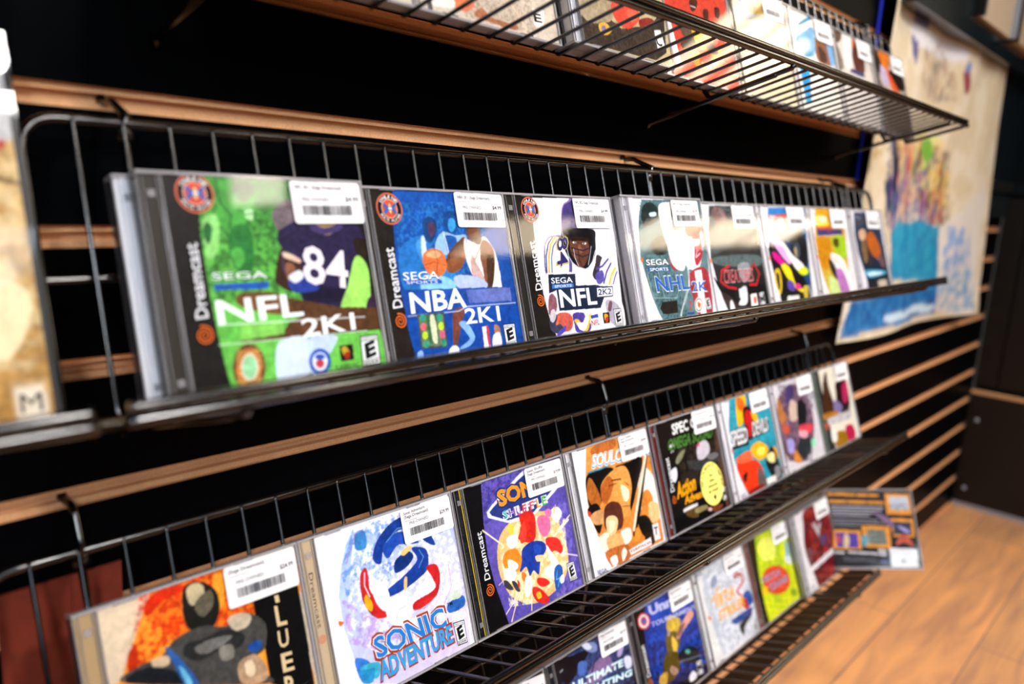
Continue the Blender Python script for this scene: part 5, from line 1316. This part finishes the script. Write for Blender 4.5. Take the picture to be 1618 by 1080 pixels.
_tx = {}
def text_tris(s, off):
    key = (s, off)
    if key not in _tx:
        cu = bpy.data.curves.new('lettering', 'FONT'); cu.body = s; cu.size = 1; cu.offset = off*.05; cu.resolution_u = 2; cu.fill_mode = 'FRONT'
        o = bpy.data.objects.new('lettering', cu); COL.objects.link(o); dg = bpy.context.evaluated_depsgraph_get(); dg.update()
        me = o.evaluated_get(dg).to_mesh(); vs = np.array([v.co[:2] for v in me.vertices]) if len(me.vertices) else np.zeros((0, 2))
        fs = [tuple(p.vertices) for p in me.polygons]; o.evaluated_get(dg).to_mesh_clear()
        bpy.data.objects.remove(o); bpy.data.curves.remove(cu)
        _tx[key] = (vs, fs)
    return _tx[key]
class Sheet:
    """one printed sheet: a painted base grid with lettering laid on it, a single mesh facing -Y"""
    def __init__(s): s.v = []; s.c = []; s.f = []; s.lay = 0; s.n = 0
    def grid(s, X, Y, C, y=0., yf=None):
        nz, nx = X.shape; yy = np.full(X.shape, y) if yf is None else yf(X, Y)
        s.v.append(np.stack([X, yy, Y], -1).reshape(-1, 3)); s.c.append(C.reshape(-1, 3))
        i = (np.arange(nz-1)[:, None]*nx+np.arange(nx-1)[None]).reshape(-1)+s.n
        s.f.append(np.stack([i, i+1, i+nx+1, i+nx], -1)); s.n += nz*nx
    def add(s, vs, fs, col):
        s.lay += 1; vs = np.asarray(vs, float)
        s.v.append(np.stack([vs[:, 0], np.full(len(vs), -.025*s.lay-s.base), vs[:, 1]], -1)); s.c.append(np.tile(np.array(lin(col)), (len(vs), 1)))
        for q in fs: s.f.append(np.array([[k+s.n for k in q]]))
        s.n += len(vs)
    base = 0.
    def poly(s, p, col): s.add(p, [tuple(range(len(p)))], col)
    def text(s, t, col, off, p0, p1, ph):
        vs, fs = text_tris(t, off)
        if not len(vs): return
        cap = .73; v0, _ = text_tris(t, 0); lo = v0[:, 0].min(); hi = v0[:, 0].max(); e = (p1-p0)/(hi-lo); h = (ph-p0)/(cap if t != '*' else .35)
        s.add(p0+(vs[:, :1]-lo)*e+vs[:, 1:]*h, fs, col)
    def ring(s, c, r0, r1, col, n=40, a0=0, a1=360):
        a = np.radians(np.linspace(a0, a1, n+1)); o = np.stack([np.cos(a), np.sin(a)], -1)
        vs = np.concatenate([c+o*r0, c+o*r1]); s.add(vs, [(k, k+1, n+2+k, n+1+k) for k in range(n)], col)
    def disc(s, c, r, col, n=36):
        a = np.linspace(0, 2*np.pi, n, endpoint=False); s.poly(c+np.stack([np.cos(a), np.sin(a)], -1)*r, col)
    def arc_text(s, t, c, r, h, a0, a1, col, flip=False):
        n = len(t)
        for k, ch in enumerate(t):
            a = math.radians(a0+(a1-a0)*(k+.5)/n); rad = np.array([math.cos(a), math.sin(a)]); tan = np.array([math.sin(a), -math.cos(a)])
            if flip: rad, tan = -rad, -tan
            w = abs(math.radians(a1-a0))*r/n*.8
            if ch == ' ': continue
            b0 = c+(rad if not flip else -rad)*r-rad*h/2-tan*w/2; s.text(ch, col, .5, b0, b0+tan*w*(.35 if ch in "I-" else 1), b0+rad*h)
    def quadmap(s, q, a, b_):   # q = TL TR BR BL ; a,b in 0..1 from top-left
        return q[0]*(1-a)*(1-b_)+q[1]*a*(1-b_)+q[2]*a*b_+q[3]*(1-a)*b_
    def build(s, name, mat, parent):
        v = np.concatenate(s.v)*MM; c = np.concatenate(s.c); me = bpy.data.meshes.new(name)
        faces = s.f; loops = np.concatenate([q.reshape(-1) for q in faces]).astype(np.int32)
        tot = np.concatenate([np.full(len(q), q.shape[1]) for q in faces]).astype(np.int32)
        st = np.concatenate([[0], np.cumsum(tot)[:-1]]).astype(np.int32)
        me.vertices.add(len(v)); me.vertices.foreach_set('co', v.astype(np.float32).reshape(-1)); me.loops.add(len(loops)); me.loops.foreach_set('vertex_index', loops)
        me.polygons.add(len(tot)); me.polygons.foreach_set('loop_start', st); me.polygons.foreach_set('loop_total', tot)
        ca = me.color_attributes.new('ink', 'FLOAT_COLOR', 'POINT'); ca.data.foreach_set('color', np.concatenate([c, np.ones((len(c), 1))], 1).astype(np.float32).reshape(-1))
        me.materials.append(M[mat]); me.update(calc_edges=True); me.validate()
        o = bpy.data.objects.new(name, me); COL.objects.link(o)
        if parent: o.parent = parent
        return o
def overlays(sh, name, clip):
    for l in ARTS[name]:
        op = l[0]
        if op == 'T':
            h = l[2:8]; i = l.index('"'); j = l.index('"', i+1); t = l[i+1:j]; off, s = l[j+2:].split(' ', 1); p = P2(s)
            sh.text(t, h, float(off), p[0], p[1], p[2])
        elif op == 'W':   # spiral mark
            h, rr, s = l[2:].split(' '); c = P2(s)[0]; R0 = float(rr); vs = []; n = 64
            for k in range(n+1):
                t = k/n; a = math.radians(110-t*860); r_ = R0*(.98-.86*t); w = R0*.095*(1-.3*t)
                o = np.array([math.cos(a), math.sin(a)]); vs += [c+o*(r_+w), c+o*max(r_-w, 0)]
            sh.add(vs, [(2*k, 2*k+1, 2*k+3, 2*k+2) for k in range(n)], h)
        elif op == 'O':   # round online badge
            rr, s = l[2:].split(' '); c = P2(s)[0]; r_ = float(rr)
            sh.disc(c, r_, 'e07050'); sh.disc(c, r_*.9, '1a1414'); sh.disc(c, r_*.62, 'e8b0a0'); sh.disc(c, r_*.55, 'd8583c')
            sh.arc_text('ONLINE', c, r_*.76, r_*.2, 150, 30, 'f4f0ec'); sh.arc_text('MULTI-PLAYER', c, r_*.76, r_*.17, 205, 335, 'f4f0ec', True)
            for sx in (-1, 1):
                sh.poly([c+np.array(q)*r_ for q in ((sx*.08, -.08), (sx*.42, -.36), (sx*.5, -.2), (sx*.3, 0), (sx*.5, .2), (sx*.42, .36), (sx*.08, .08))][::sx], '2a68b8')
                sh.poly([c+np.array(q)*r_ for q in ((sx*.1, .12), (-sx*.1, .12), (0, .34))], 'f0e0a0')
                sh.poly([c+np.array(q)*r_ for q in ((sx*.1, -.12), (-sx*.1, -.12), (0, -.34))], 'f0e0a0')
            sh.poly([c+np.array(q)*r_ for q in ((-.14, -.07), (.14, -.07), (.14, .07), (-.14, .07))], 'f4ece8')
        elif op == 'R':   # age rating box
            ch, s = l[2:].split(' ', 1); q = P2(s); m_ = lambda a, b_: sh.quadmap(q, a, b_)
            sh.poly([m_(0, 0), m_(0, 1), m_(1, 1), m_(1, 0)], '1a1818'); sh.poly([m_(.05, .04), m_(.05, .96), m_(.95, .96), m_(.95, .04)], 'f0eef0')
            sh.text({'E': 'EVERYONE', 'M': 'MATURE', 'T': 'TEEN'}[ch], '1a1818', .1, m_(.1, .15), m_(.9, .15), m_(.1, .06))
            sh.poly([m_(.05, .17), m_(.05, .19), m_(.95, .19), m_(.95, .17)], '1a1818')
            a0, a1 = (.28, .74) if ch == 'E' else (.16, .84)
            sh.text(ch, '101010', 1.0, m_(a0, .74), m_(a1, .66), m_(a0-.03, .26))
            sh.poly([m_(.05, .82), m_(.05, .84), m_(.95, .8), m_(.95, .78)], '1a1818'); sh.text('ESRB', '1a1818', .3, m_(.12, .95), m_(.88, .92), m_(.12, .86))
def price_label(name, parent, y):
    for l in ARTS[name]:
        if l[0] != 'S': continue
        geo, t1, t2, pr = l[2:].split('|'); q = P2(geo); c = q.mean(0); ax = q[1]-q[0]+q[2]-q[3]; ax = ax/np.linalg.norm(ax)
        ax = ax*.7+np.array([1, 0])*.3; ax /= np.linalg.norm(ax)
        up = np.array([-ax[1], ax[0]]); Wd, Ht = 50.5, 26.0
        c = np.array([min(c[0], 139.3-Wd/2), min(c[1], 122.6-Ht/2)])
        m_ = lambda a, b_: c+ax*(a-.5)*Wd+up*(.5-b_)*Ht
        sh = Sheet(); sh.base = y
        rr = 2.2; pts = []
        for cx, cy, a0 in ((rr/Wd, rr/Ht, 180), (1-rr/Wd, rr/Ht, 90), (1-rr/Wd, 1-rr/Ht, 0), (rr/Wd, 1-rr/Ht, -90)):
            for k in range(5):
                a = math.radians(a0-k*22.5); pts.append(m_(cx, cy)+(ax*math.cos(a)+up*math.sin(a))*rr)
        n = len(pts); full = [(p_[0], p_[1]) for p_ in pts]
        sh.poly(full, 'ecebee')
        if t2:
            sh.text(t1, '101014', .4, m_(.06, .16), m_(.48, .13), m_(.06, .07)); sh.text(t2, '101014', .4, m_(.06, .27), m_(.54, .25), m_(.06, .18)); yb = .08
        else:
            sh.text(t1, '101014', .4, m_(.06, .18), m_(.72 if len(t1) > 18 else .55, .18), m_(.06, .09)); yb = 0
        sh.poly([m_(.06, .26+yb), m_(.06, .275+yb), m_(.3, .275+yb), m_(.3, .26+yb)], '8a8a90')
        sh.text('- PRE-OWNED -', '3a3a42', .1, m_(.1, .47), m_(.56, .47), m_(.1, .38)); sh.text(pr, '17171b', .35, m_(.76, .46), m_(.95, .46), m_(.76, .35))
        x = .13; rg = random.Random(name)
        while x < .8:
            w = rg.choice((.006, .006, .011, .016)); sh.poly([m_(x, .57), m_(x, .8), m_(x+w, .8), m_(x+w, .57)], '2a2a30'); x += w+rg.choice((.007, .007, .012))
        o = sh.build('price_label', 'print', parent); o['label'] = 'white barcode price sticker'
def round_sticker(name, parent, y):
    for l in ARTS[name]:
        if l[0] != 'Y': continue
        rr, s = l[2:].split(' '); c = P2(s)[0]; r_ = float(rr)*.93; sh = Sheet(); sh.base = y; ln = lambda w, yy, h: (c+[-w, yy], c+[w, yy], c+[-w, yy+h])
        sh.disc(c, r_, 'f4ec78', 44); sh.arc_text('COMPATIBILITY ISSUES', c, r_*.85, r_*.13, 200, -20, '3a3a28')
        for t, w, yy in (('See', .16, .34), ('Sales', .24, .1), ('Associate', .42, -.14), ('for Details', .46, -.38)): sh.text(t, '2e2e20', .15, *ln(w*r_, yy*r_, r_*.16))
        sh.poly([c+np.array(q)*r_ for q in ((-.12, -.62), (.12, -.46), (.06, -.6), (.16, -.58), (-.02, -.84), (-.02, -.7))], '1c1c14')
        o = sh.build('round_sticker', 'print', parent); o['label'] = 'round pale yellow sticker with small print'

# ------------------------------------------------------------ jewel cases
CW, CH, CD = 141.4, 124.5, 10.2
def case_meshes():
    b = MB()        # tray: back plate and walls
    b.box(.3, CW-.3, -1.4, -.2, .4, CH-.4, 0); b.box(0, 1.0, -CD+.9, -.1, 2, CH-2, 1); b.box(0, 1.0, -CD+.9, -.1, 0, 2, 0); b.box(0, 1.0, -CD+.9, -.1, CH-2, CH, 0); b.box(0, 1.1, -.9, -.1, 0, CH, 0); b.box(CW-1.1, CW, -CD+1.6, -.1, .6, CH-.6, 0)
    b.box(1.1, CW-1.1, -CD+1.6, -1.4, CH-1.3, CH-.2, 0); b.box(1.1, CW-1.1, -CD+1.6, -1.4, .2, 1.3, 0)
    tray = b.mesh('tray', ['rim', 'clear'])
    b = MB()        # lid: clear pane, rims, hinge edge
    b.quad((12.6, -CD, 1), (CW-.4, -CD, 1), (CW-.4, -CD, CH-1), (12.6, -CD, CH-1), 1)
    b.box(0, CW, -CD-.05, -CD+2.6, CH-1.5, CH, 0); b.box(0, CW, -CD-.05, -CD+2.6, 0, 1.5, 0)
    b.box(CW-1.3, CW, -CD-.05, -1.8, 1.5, CH-1.5, 0); b.box(12.2, 13.1, -CD-.05, -CD+1.4, 1.5, CH-1.5, 2)
    b.box(CW-3.0, CW-2.5, -CD-.06, -CD+.3, 2, CH-2, 2)
    for x in (22, 96): b.box(x, x+13, -CD-.12, -CD+1.2, CH-2.4, CH-1.2, 2); b.box(x, x+13, -CD-.12, -CD+1.2, 1.2, 2.4, 2)
    lid = b.mesh('lid', ['rim', 'clear', 'rib'])
    b = MB()        # clear hinge bar with its ribs
    b.quad((1.0, -CD+1.1, 1.4), (12.2, -CD+1.1, 1.4), (12.2, -CD+1.1, CH-1.4), (1.0, -CD+1.1, CH-1.4), 1)
    for x, w in ((.1, .8), (3.0, .45), (10.6, .5)): b.box(x, x+w, -CD+.6, -CD+1.6, 1.4, CH-1.4, 2)
    for z in (10, CH-14): b.box(5, 9, -CD+.5, -CD+1.1, z, z+4, 2)
    hinge = b.mesh('hinge_bar', ['rim', 'clear', 'rib'])
    return tray, lid, hinge
TRAY, LID, HINGE = case_meshes()
def child(name, me, parent):
    o = bpy.data.objects.new(name, me); COL.objects.link(o); o.parent = parent; return o
_pm = {}
def ink_mat(h, rough=.4):
    k = (h, rough)
    if k not in _pm: _pm[k] = plain('tinted_card_'+h, h, rough, var=.12, bscale=500)
    return _pm[k]
def strip(parent, h, style):
    """coloured tray card seen through the hinge bar, and the spine title on the left edge"""
    sh = Sheet(); sh.base = CD-2.2; sh.poly([(1.2, 1.6), (12.4, 1.6), (12.4, CH-1.6), (1.2, CH-1.6)], h)
    if style == '2':
        for k in range(3):
            b0 = np.array([8., 6+k*40]); sh.text('Dreamcast', '35353c', .1, b0, b0+[0, 26], b0-[3.6, 0]); sh.ring(b0+[-1.8, 31], 1.2, 1.7, '35353c', 20); sh.ring(b0+[-1.8, 31], 2.3, 2.8, '35353c', 20)
        for x, c in ((9.6, 'd8b828'), (11.2, 'e8d040')): sh.poly([(x, 2), (x+.9, 2), (x+.9, CH-2), (x, CH-2)], c)
    if style == '3':
        for x in (4, 5.2, 7.6, 8.8, 10): sh.poly([(x, 2), (x+.4, 2), (x+.4, CH-2), (x, CH-2)], '5a6478')
    if style == '4':
        for x, c in ((1.4, '5a5a70'), (3.2, '8a8aa0'), (9.5, '3a2420'), (11.3, 'a8a0b8')): sh.poly([(x, 2), (x+1.1, 2), (x+1.1, CH-2), (x, CH-2)], c)
    if style == '5':
        b0 = np.array([5.2, CH-24]); sh.text('Dreamcast', '4a3c30', .1, b0, b0-[0, 38], b0+[3.6, 0]); sh.ring(b0+[1.8, 6]-[0, 52], .8, 1.5, 'd07858', 20); sh.ring(b0+[1.8, 6]-[0, 52], 2.1, 2.8, 'd07858', 20)
    sh.build('tray_card', 'print', parent)
def spine(parent, txt, h='ecebf2'):
    b = MB(); b.box(1.15, 1.3, -CD+2.4, -1.6, 2, CH-2); o = b.build('spine_card', [ink_mat(h)], parent); return o
def jewel_case(row, x, d, art, label, step, group, hs=None, plainback=False, rz=0., rx=0.):
    e = empty('game_case', frame_matrix(row, x, d), label, 'game case', group)
    if rz: e.matrix_world = e.matrix_world @ Matrix.Rotation(rz, 4, 'Y')
    child('tray', TRAY, e); child('lid', LID, e); child('hinge_bar', HINGE, e)
    if art is None:
        sh = Sheet(); sh.base = CD-1.7; sh.poly([(13, 2), (CW-1.5, 2), (CW-1.5, CH-2), (13, CH-2)], hs[1]); sh.build('cover_sheet', 'print', e)
        strip(e, hs[0], '0'); spine(e, '', hs[0]); return e
    X, Y, C = paint(art, 13.2, CW-1.4, 1.6, CH-1.6, step); sh = Sheet(); sh.base = CD-1.5; sh.grid(X, Y, C, -sh.base); overlays(sh, art, None); sh.build('cover_sheet', 'print', e)
    hl = [l for l in ARTS[art] if l[0] == 'H']
    hh, st = (hl[0][2:].split()+['0'])[:2] if hl else ('dcd8dc', '0')
    if hs: st = hs
    strip(e, hh, st); spine(e, '', 'ecebf2' if int(hh[:2], 16) > 150 or st == 's' else hh)
    price_label(art, e, CD+.08); round_sticker(art, e, CD+.1)
    return e
g2, g3, g4, g1 = 'game cases on the eye level shelf', 'game cases on the shelf below eye level', 'game cases on the lowest shelf', 'game cases on the top shelf'
# stacked copies behind the front ones
jewel_case('r2', 28, 0, None, 'clear game case with white spine peeking out behind the green football case', 1, g2, ('f0f0f6', 'd8dce8'))
jewel_case('r2', 36, CD, 'nfl1', 'green cover game case with a football player in jersey 84, front of its pile', .42, g2, 's')
jewel_case('r2', 177.6, 0, 'nba', 'blue cover game case with basketball players and an orange ball', .45, g2)
jewel_case('r2', 319.2, 0, 'nfl2', 'white cover game case with a helmeted purple and gold football player', .4, g2)
jewel_case('r2', 461.8, 0, None, 'clear game case tucked behind the hockey case', 1, g2, ('3a3434', 'd8d4d8'))
jewel_case('r2', 460.8, CD, 'nhl', 'grey green cover game case with a red and white hockey player', .5, g2, '3')
jewel_case('r2', 602.4, 0, 'cre', 'dark cover game case with red horned lettering', .6, g2)
jewel_case('r2', 744, 0, 'rev', 'blue cover game case with a yellow and pink toy race car', .7, g2)
jewel_case('r2', 885.6, 0, 'x3', 'mustard and lime cover game case with a purple band', .9, g2)
jewel_case('r2', 1027.2, 0, 'x4', 'dark blue cover game case with an orange figure', .9, g2)
jewel_case('r3', -1.5, 0, 'sl', 'orange cover game case with a grey war machine, at the near end of its shelf', .5, g3)
jewel_case('r3', 140.6, 0, 'sa', 'white cover game case with blue and red shapes and icy blue lettering', .38, g3, '5')
jewel_case('r3', 283, 0, 'ss', 'violet cover game case with a yellow starburst and multicolour lettering', .38, g3)
jewel_case('r3', 426.8, 0, 'sc', 'orange and black painted cover game case with a long pale blade', .42, g3, '3')
jewel_case('r3', 573.2, 0, 'so', 'black cover game case bearing a round yellow sticker', .5, g3)
jewel_case('r3', 721, 0, 'sd', 'teal cover game case with a red sports car and flames', .6, g3)
jewel_case('r3', 865, 0, 'di', 'clear game case showing an oval patchwork picture on pale grey', .9, g3)
jewel_case('r3', 1008.5, 0, 'la', 'green spined game case with brown and crimson figures, end of its shelf', .9, g3)
jewel_case('r4', 290, 0, 'u0', 'black game case of which only the price sticker corner shows', 2, g4)
jewel_case('r4', 434, 0, 'uf', 'navy cover game case with icy block lettering', .6, g4)
jewel_case('r4', 578, 0, 'un', 'deep blue cover game case with a gold armoured fighter', .6, g4)
jewel_case('r4', 722, 0, 'vs', 'pale grey cover game case with orange title and a red numeral', .8, g4)
jewel_case('r4', 864, 0, 'vt', 'lime green cover game case with a red oval logo', .9, g4)
jewel_case('r4', 1000, 0, None, 'clear game case with a white spine behind the dark red cover', 1, g4, ('e4e2e6', 'd8d8dc'))
jewel_case('r4', 1000, CD, 'ty', 'dark red cover game case crossed by a white slanted band', .9, g4, '3')
jewel_case('r1', 58, 0, None, 'pale game case of which only the bottom corner shows on the top shelf', 1, g1, ('d8cfc0', 'd4c8b8'))
jewel_case('r1', 200, 0, 'a0', 'cream cover game case with an orange disc, on the top shelf', .6, g1)
jewel_case('r1', 345, 0, None, 'clear game case with a pale spine behind the black and red cover', 1, g1, ('c8c8d8', '3a3a40'))
jewel_case('r1', 344, CD, 'a1', 'tan and black cover game case with a red figure, on the top shelf', .6, g1, '3')
jewel_case('r1', 488, 0, 'a2', 'scarlet cover game case with yellow cartoon shapes, on the top shelf', .6, g1)
jewel_case('r1', 630, 0, 'a3', 'cream cover game case catching the warm ceiling glare', .8, g1)
jewel_case('r1', 772, 0, 'a4', 'pale blue cover game case with a brown haired figure', .8, g1)
jewel_case('r1', 914, 0, 'a5', 'off white cover game case with a brown and navy figure', .9, g1)
jewel_case('r1', 1056, 0, 'a6', 'dark brown cover game case with flame orange streaks, end of the top shelf', .9, g1)

# case turned round to show its back
bp, br3, bs = BACK_POSE
e = empty('game_case', Matrix.Translation(W(*bp)) @ Matrix(br3).to_4x4() @ Matrix.Scale(bs, 4), 'black game case turned round to show its back with orange framed screenshots', 'game case', g4)
b = MB(); b.box(0, 142, -.4, 8, 0, 1.6); b.box(0, 142, -.4, 8, CH-1.6, CH); b.box(0, 1.6, -.4, 8, 1.6, CH-1.6); b.box(140.4, 142, -.4, 8, 1.6, CH-1.6); b.box(1.6, 140.4, 6.6, 8, 1.6, CH-1.6); b.build('tray', ['rim'], e)
b = MB(); b.quad((1.6, -.4, 1.6), (140.4, -.4, 1.6), (140.4, -.4, CH-1.6), (1.6, -.4, CH-1.6)); b.build('back_pane', ['clear'], e)
X, Y, C = paint('back', 4.2, 138, 4, CH-4, .8); sh = Sheet(); sh.base = -1.; sh.grid(X, Y, C, 1.); overlays(sh, 'back', None); sh.build('back_card', 'print', e)

# tall DVD style box, nearest the camera
e = empty('game_box', frame_matrix('r2', -148, 0), 'tall tan and gold game box with a white top and a letter M rating', 'game box')
b = MB(); b.box(0, 135.5, -14, 0, 0, 190); b.build('shell', ['panel_black'], e)
b = MB(); b.quad((-.2, -15, 0), (135.7, -15, 0), (135.7, -15, 190), (-.2, -15, 190)); b.quad((135.7, -15, 0), (135.7, .2, 0), (135.7, .2, 190), (135.7, -15, 190)); b.build('sleeve', ['clear'], e)
X, Y, C = paint('dvd', 1.5, 132.5, 2.5, 187.5, 1.0); sh = Sheet(); sh.base = 14.4; sh.grid(X, Y, C, -14.4); overlays(sh, 'dvd', None); sh.build('cover_sheet', 'print', e)

# ------------------------------------------------------------ rust card, poster, framed piece
b = MB(); b.box(-26, 41, -2.6, -.6, -405, -276); b.box(12, 13, -3.2, -2.6, -405, -276); o = b.build('cardboard_sheet', ['rust']); o.location = (0, 0, Z0*MM)
tag(o, 'rust red cardboard sheet on the wall behind the near end of a wire shelf', 'cardboard')
e = empty('poster', WM(1180, -14, -285), 'large cream and blue watercolour style poster hanging beyond the shelf ends', 'poster')
def poster_edge(name, x0, x1, z0, z1): pass
X, Y, C = paint('poster', -10, 850, 0, 620, 5.5, .3)
# outline: left edge leans, right edge bows, bottom corner rises
Tn = (X+10)/860; Vn = Y/620
XL = -6+Vn*50; XR = 838-30*np.sin(Vn*math.pi)*0-10*Vn
Zb = 24-14*Tn; Zt = 612-26*np.maximum(0, (Tn-.55)/.45)
X2 = XL+(XR-XL)*Tn; Y2 = Zb+(Zt-Zb)*Vn
nz, nx = X.shape
# sample colours where the warped points fall
ix = np.clip(((X2+10)/860*(nx-1)).astype(int), 0, nx-1); iz = np.clip((Y2/620*(nz-1)).astype(int), 0, nz-1); C2 = C[iz, ix]
def wave(Xa, Ya):
    t = Xa/850; v = Ya/620
    return -6*np.sin(t*9+v*2)-4*np.sin(t*21-v*5)*v-18*np.clip(t-.8, 0, 1)*5*(.4+.6*(1-v))-10*np.clip(.12-v, 0, 1)*8*np.sin(t*7)
sh = Sheet(); sh.grid(X2, Y2, C2, yf=wave); po = sh.build('sheet', 'poster', e)
po.data.polygons.foreach_set('use_smooth', [True]*len(po.data.polygons))
b = MB(); b.box(14, 26, 11, 12.5, 290, 590); tag(b.build('backing_strip', ['blue'], e), 'thin royal blue strip showing beside the sheet')
gp = empty('glossy_panel', WM(1975, -1, -45), 'glossy dark teal panel fixed between the poster and the end cabinet', 'panel')
b = MB(); b.box(0, 308, -9, 0, 0, 62); b.box(0, 308, -9, 0, 88, 326); b.build('pane', ['teal_black'], gp)
b = MB(); b.box(0, 308, -14, 0, 62.5, 87.5); b.build('rail', ['panel_black'], gp)
e = empty('framed_print', WM(1572, -41, 322), 'small chrome edged framed white print on the black board above the poster', 'frame')
b = MB(); b.box(0, 14, -16, 0, 0, 220); b.build('side_edge', ['panel_black'], e)
b = MB(); b.box(250, 262, -18, 0, 0, 220); tag(b.build('side_edge', ['chrome'], e), 'shiny steel edge')
b = MB(); b.box(14, 250, -8, 0, 0, 220, 0)
b.build('print', ['card_cream'], e)
b = MB()
for k in range(3):
    cx = 60+k*66; n = 14
    for j in range(n):
        a, c = math.radians(20+140*j/n), math.radians(20+140*(j+1)/n); b.quad(*[(cx+rr*math.cos(q), -8.6, 78-k*4+rr*.8*math.sin(q)) for q, rr in ((a, 24), (a, 34), (c, 34), (c, 24))])
b.build('arch_mark', ['teal_black'], e)
e2 = empty('framed_print', WM(1875, -41, 322), 'second framed white print cut off by the picture corner', 'frame')
b = MB(); b.box(0, 200, -14, 0, 0, 220); b.build('print', ['card_cream'], e2); b = MB(); b.box(-6, 0, -16, 0, 0, 220); b.build('side_edge', ['panel_black'], e2)
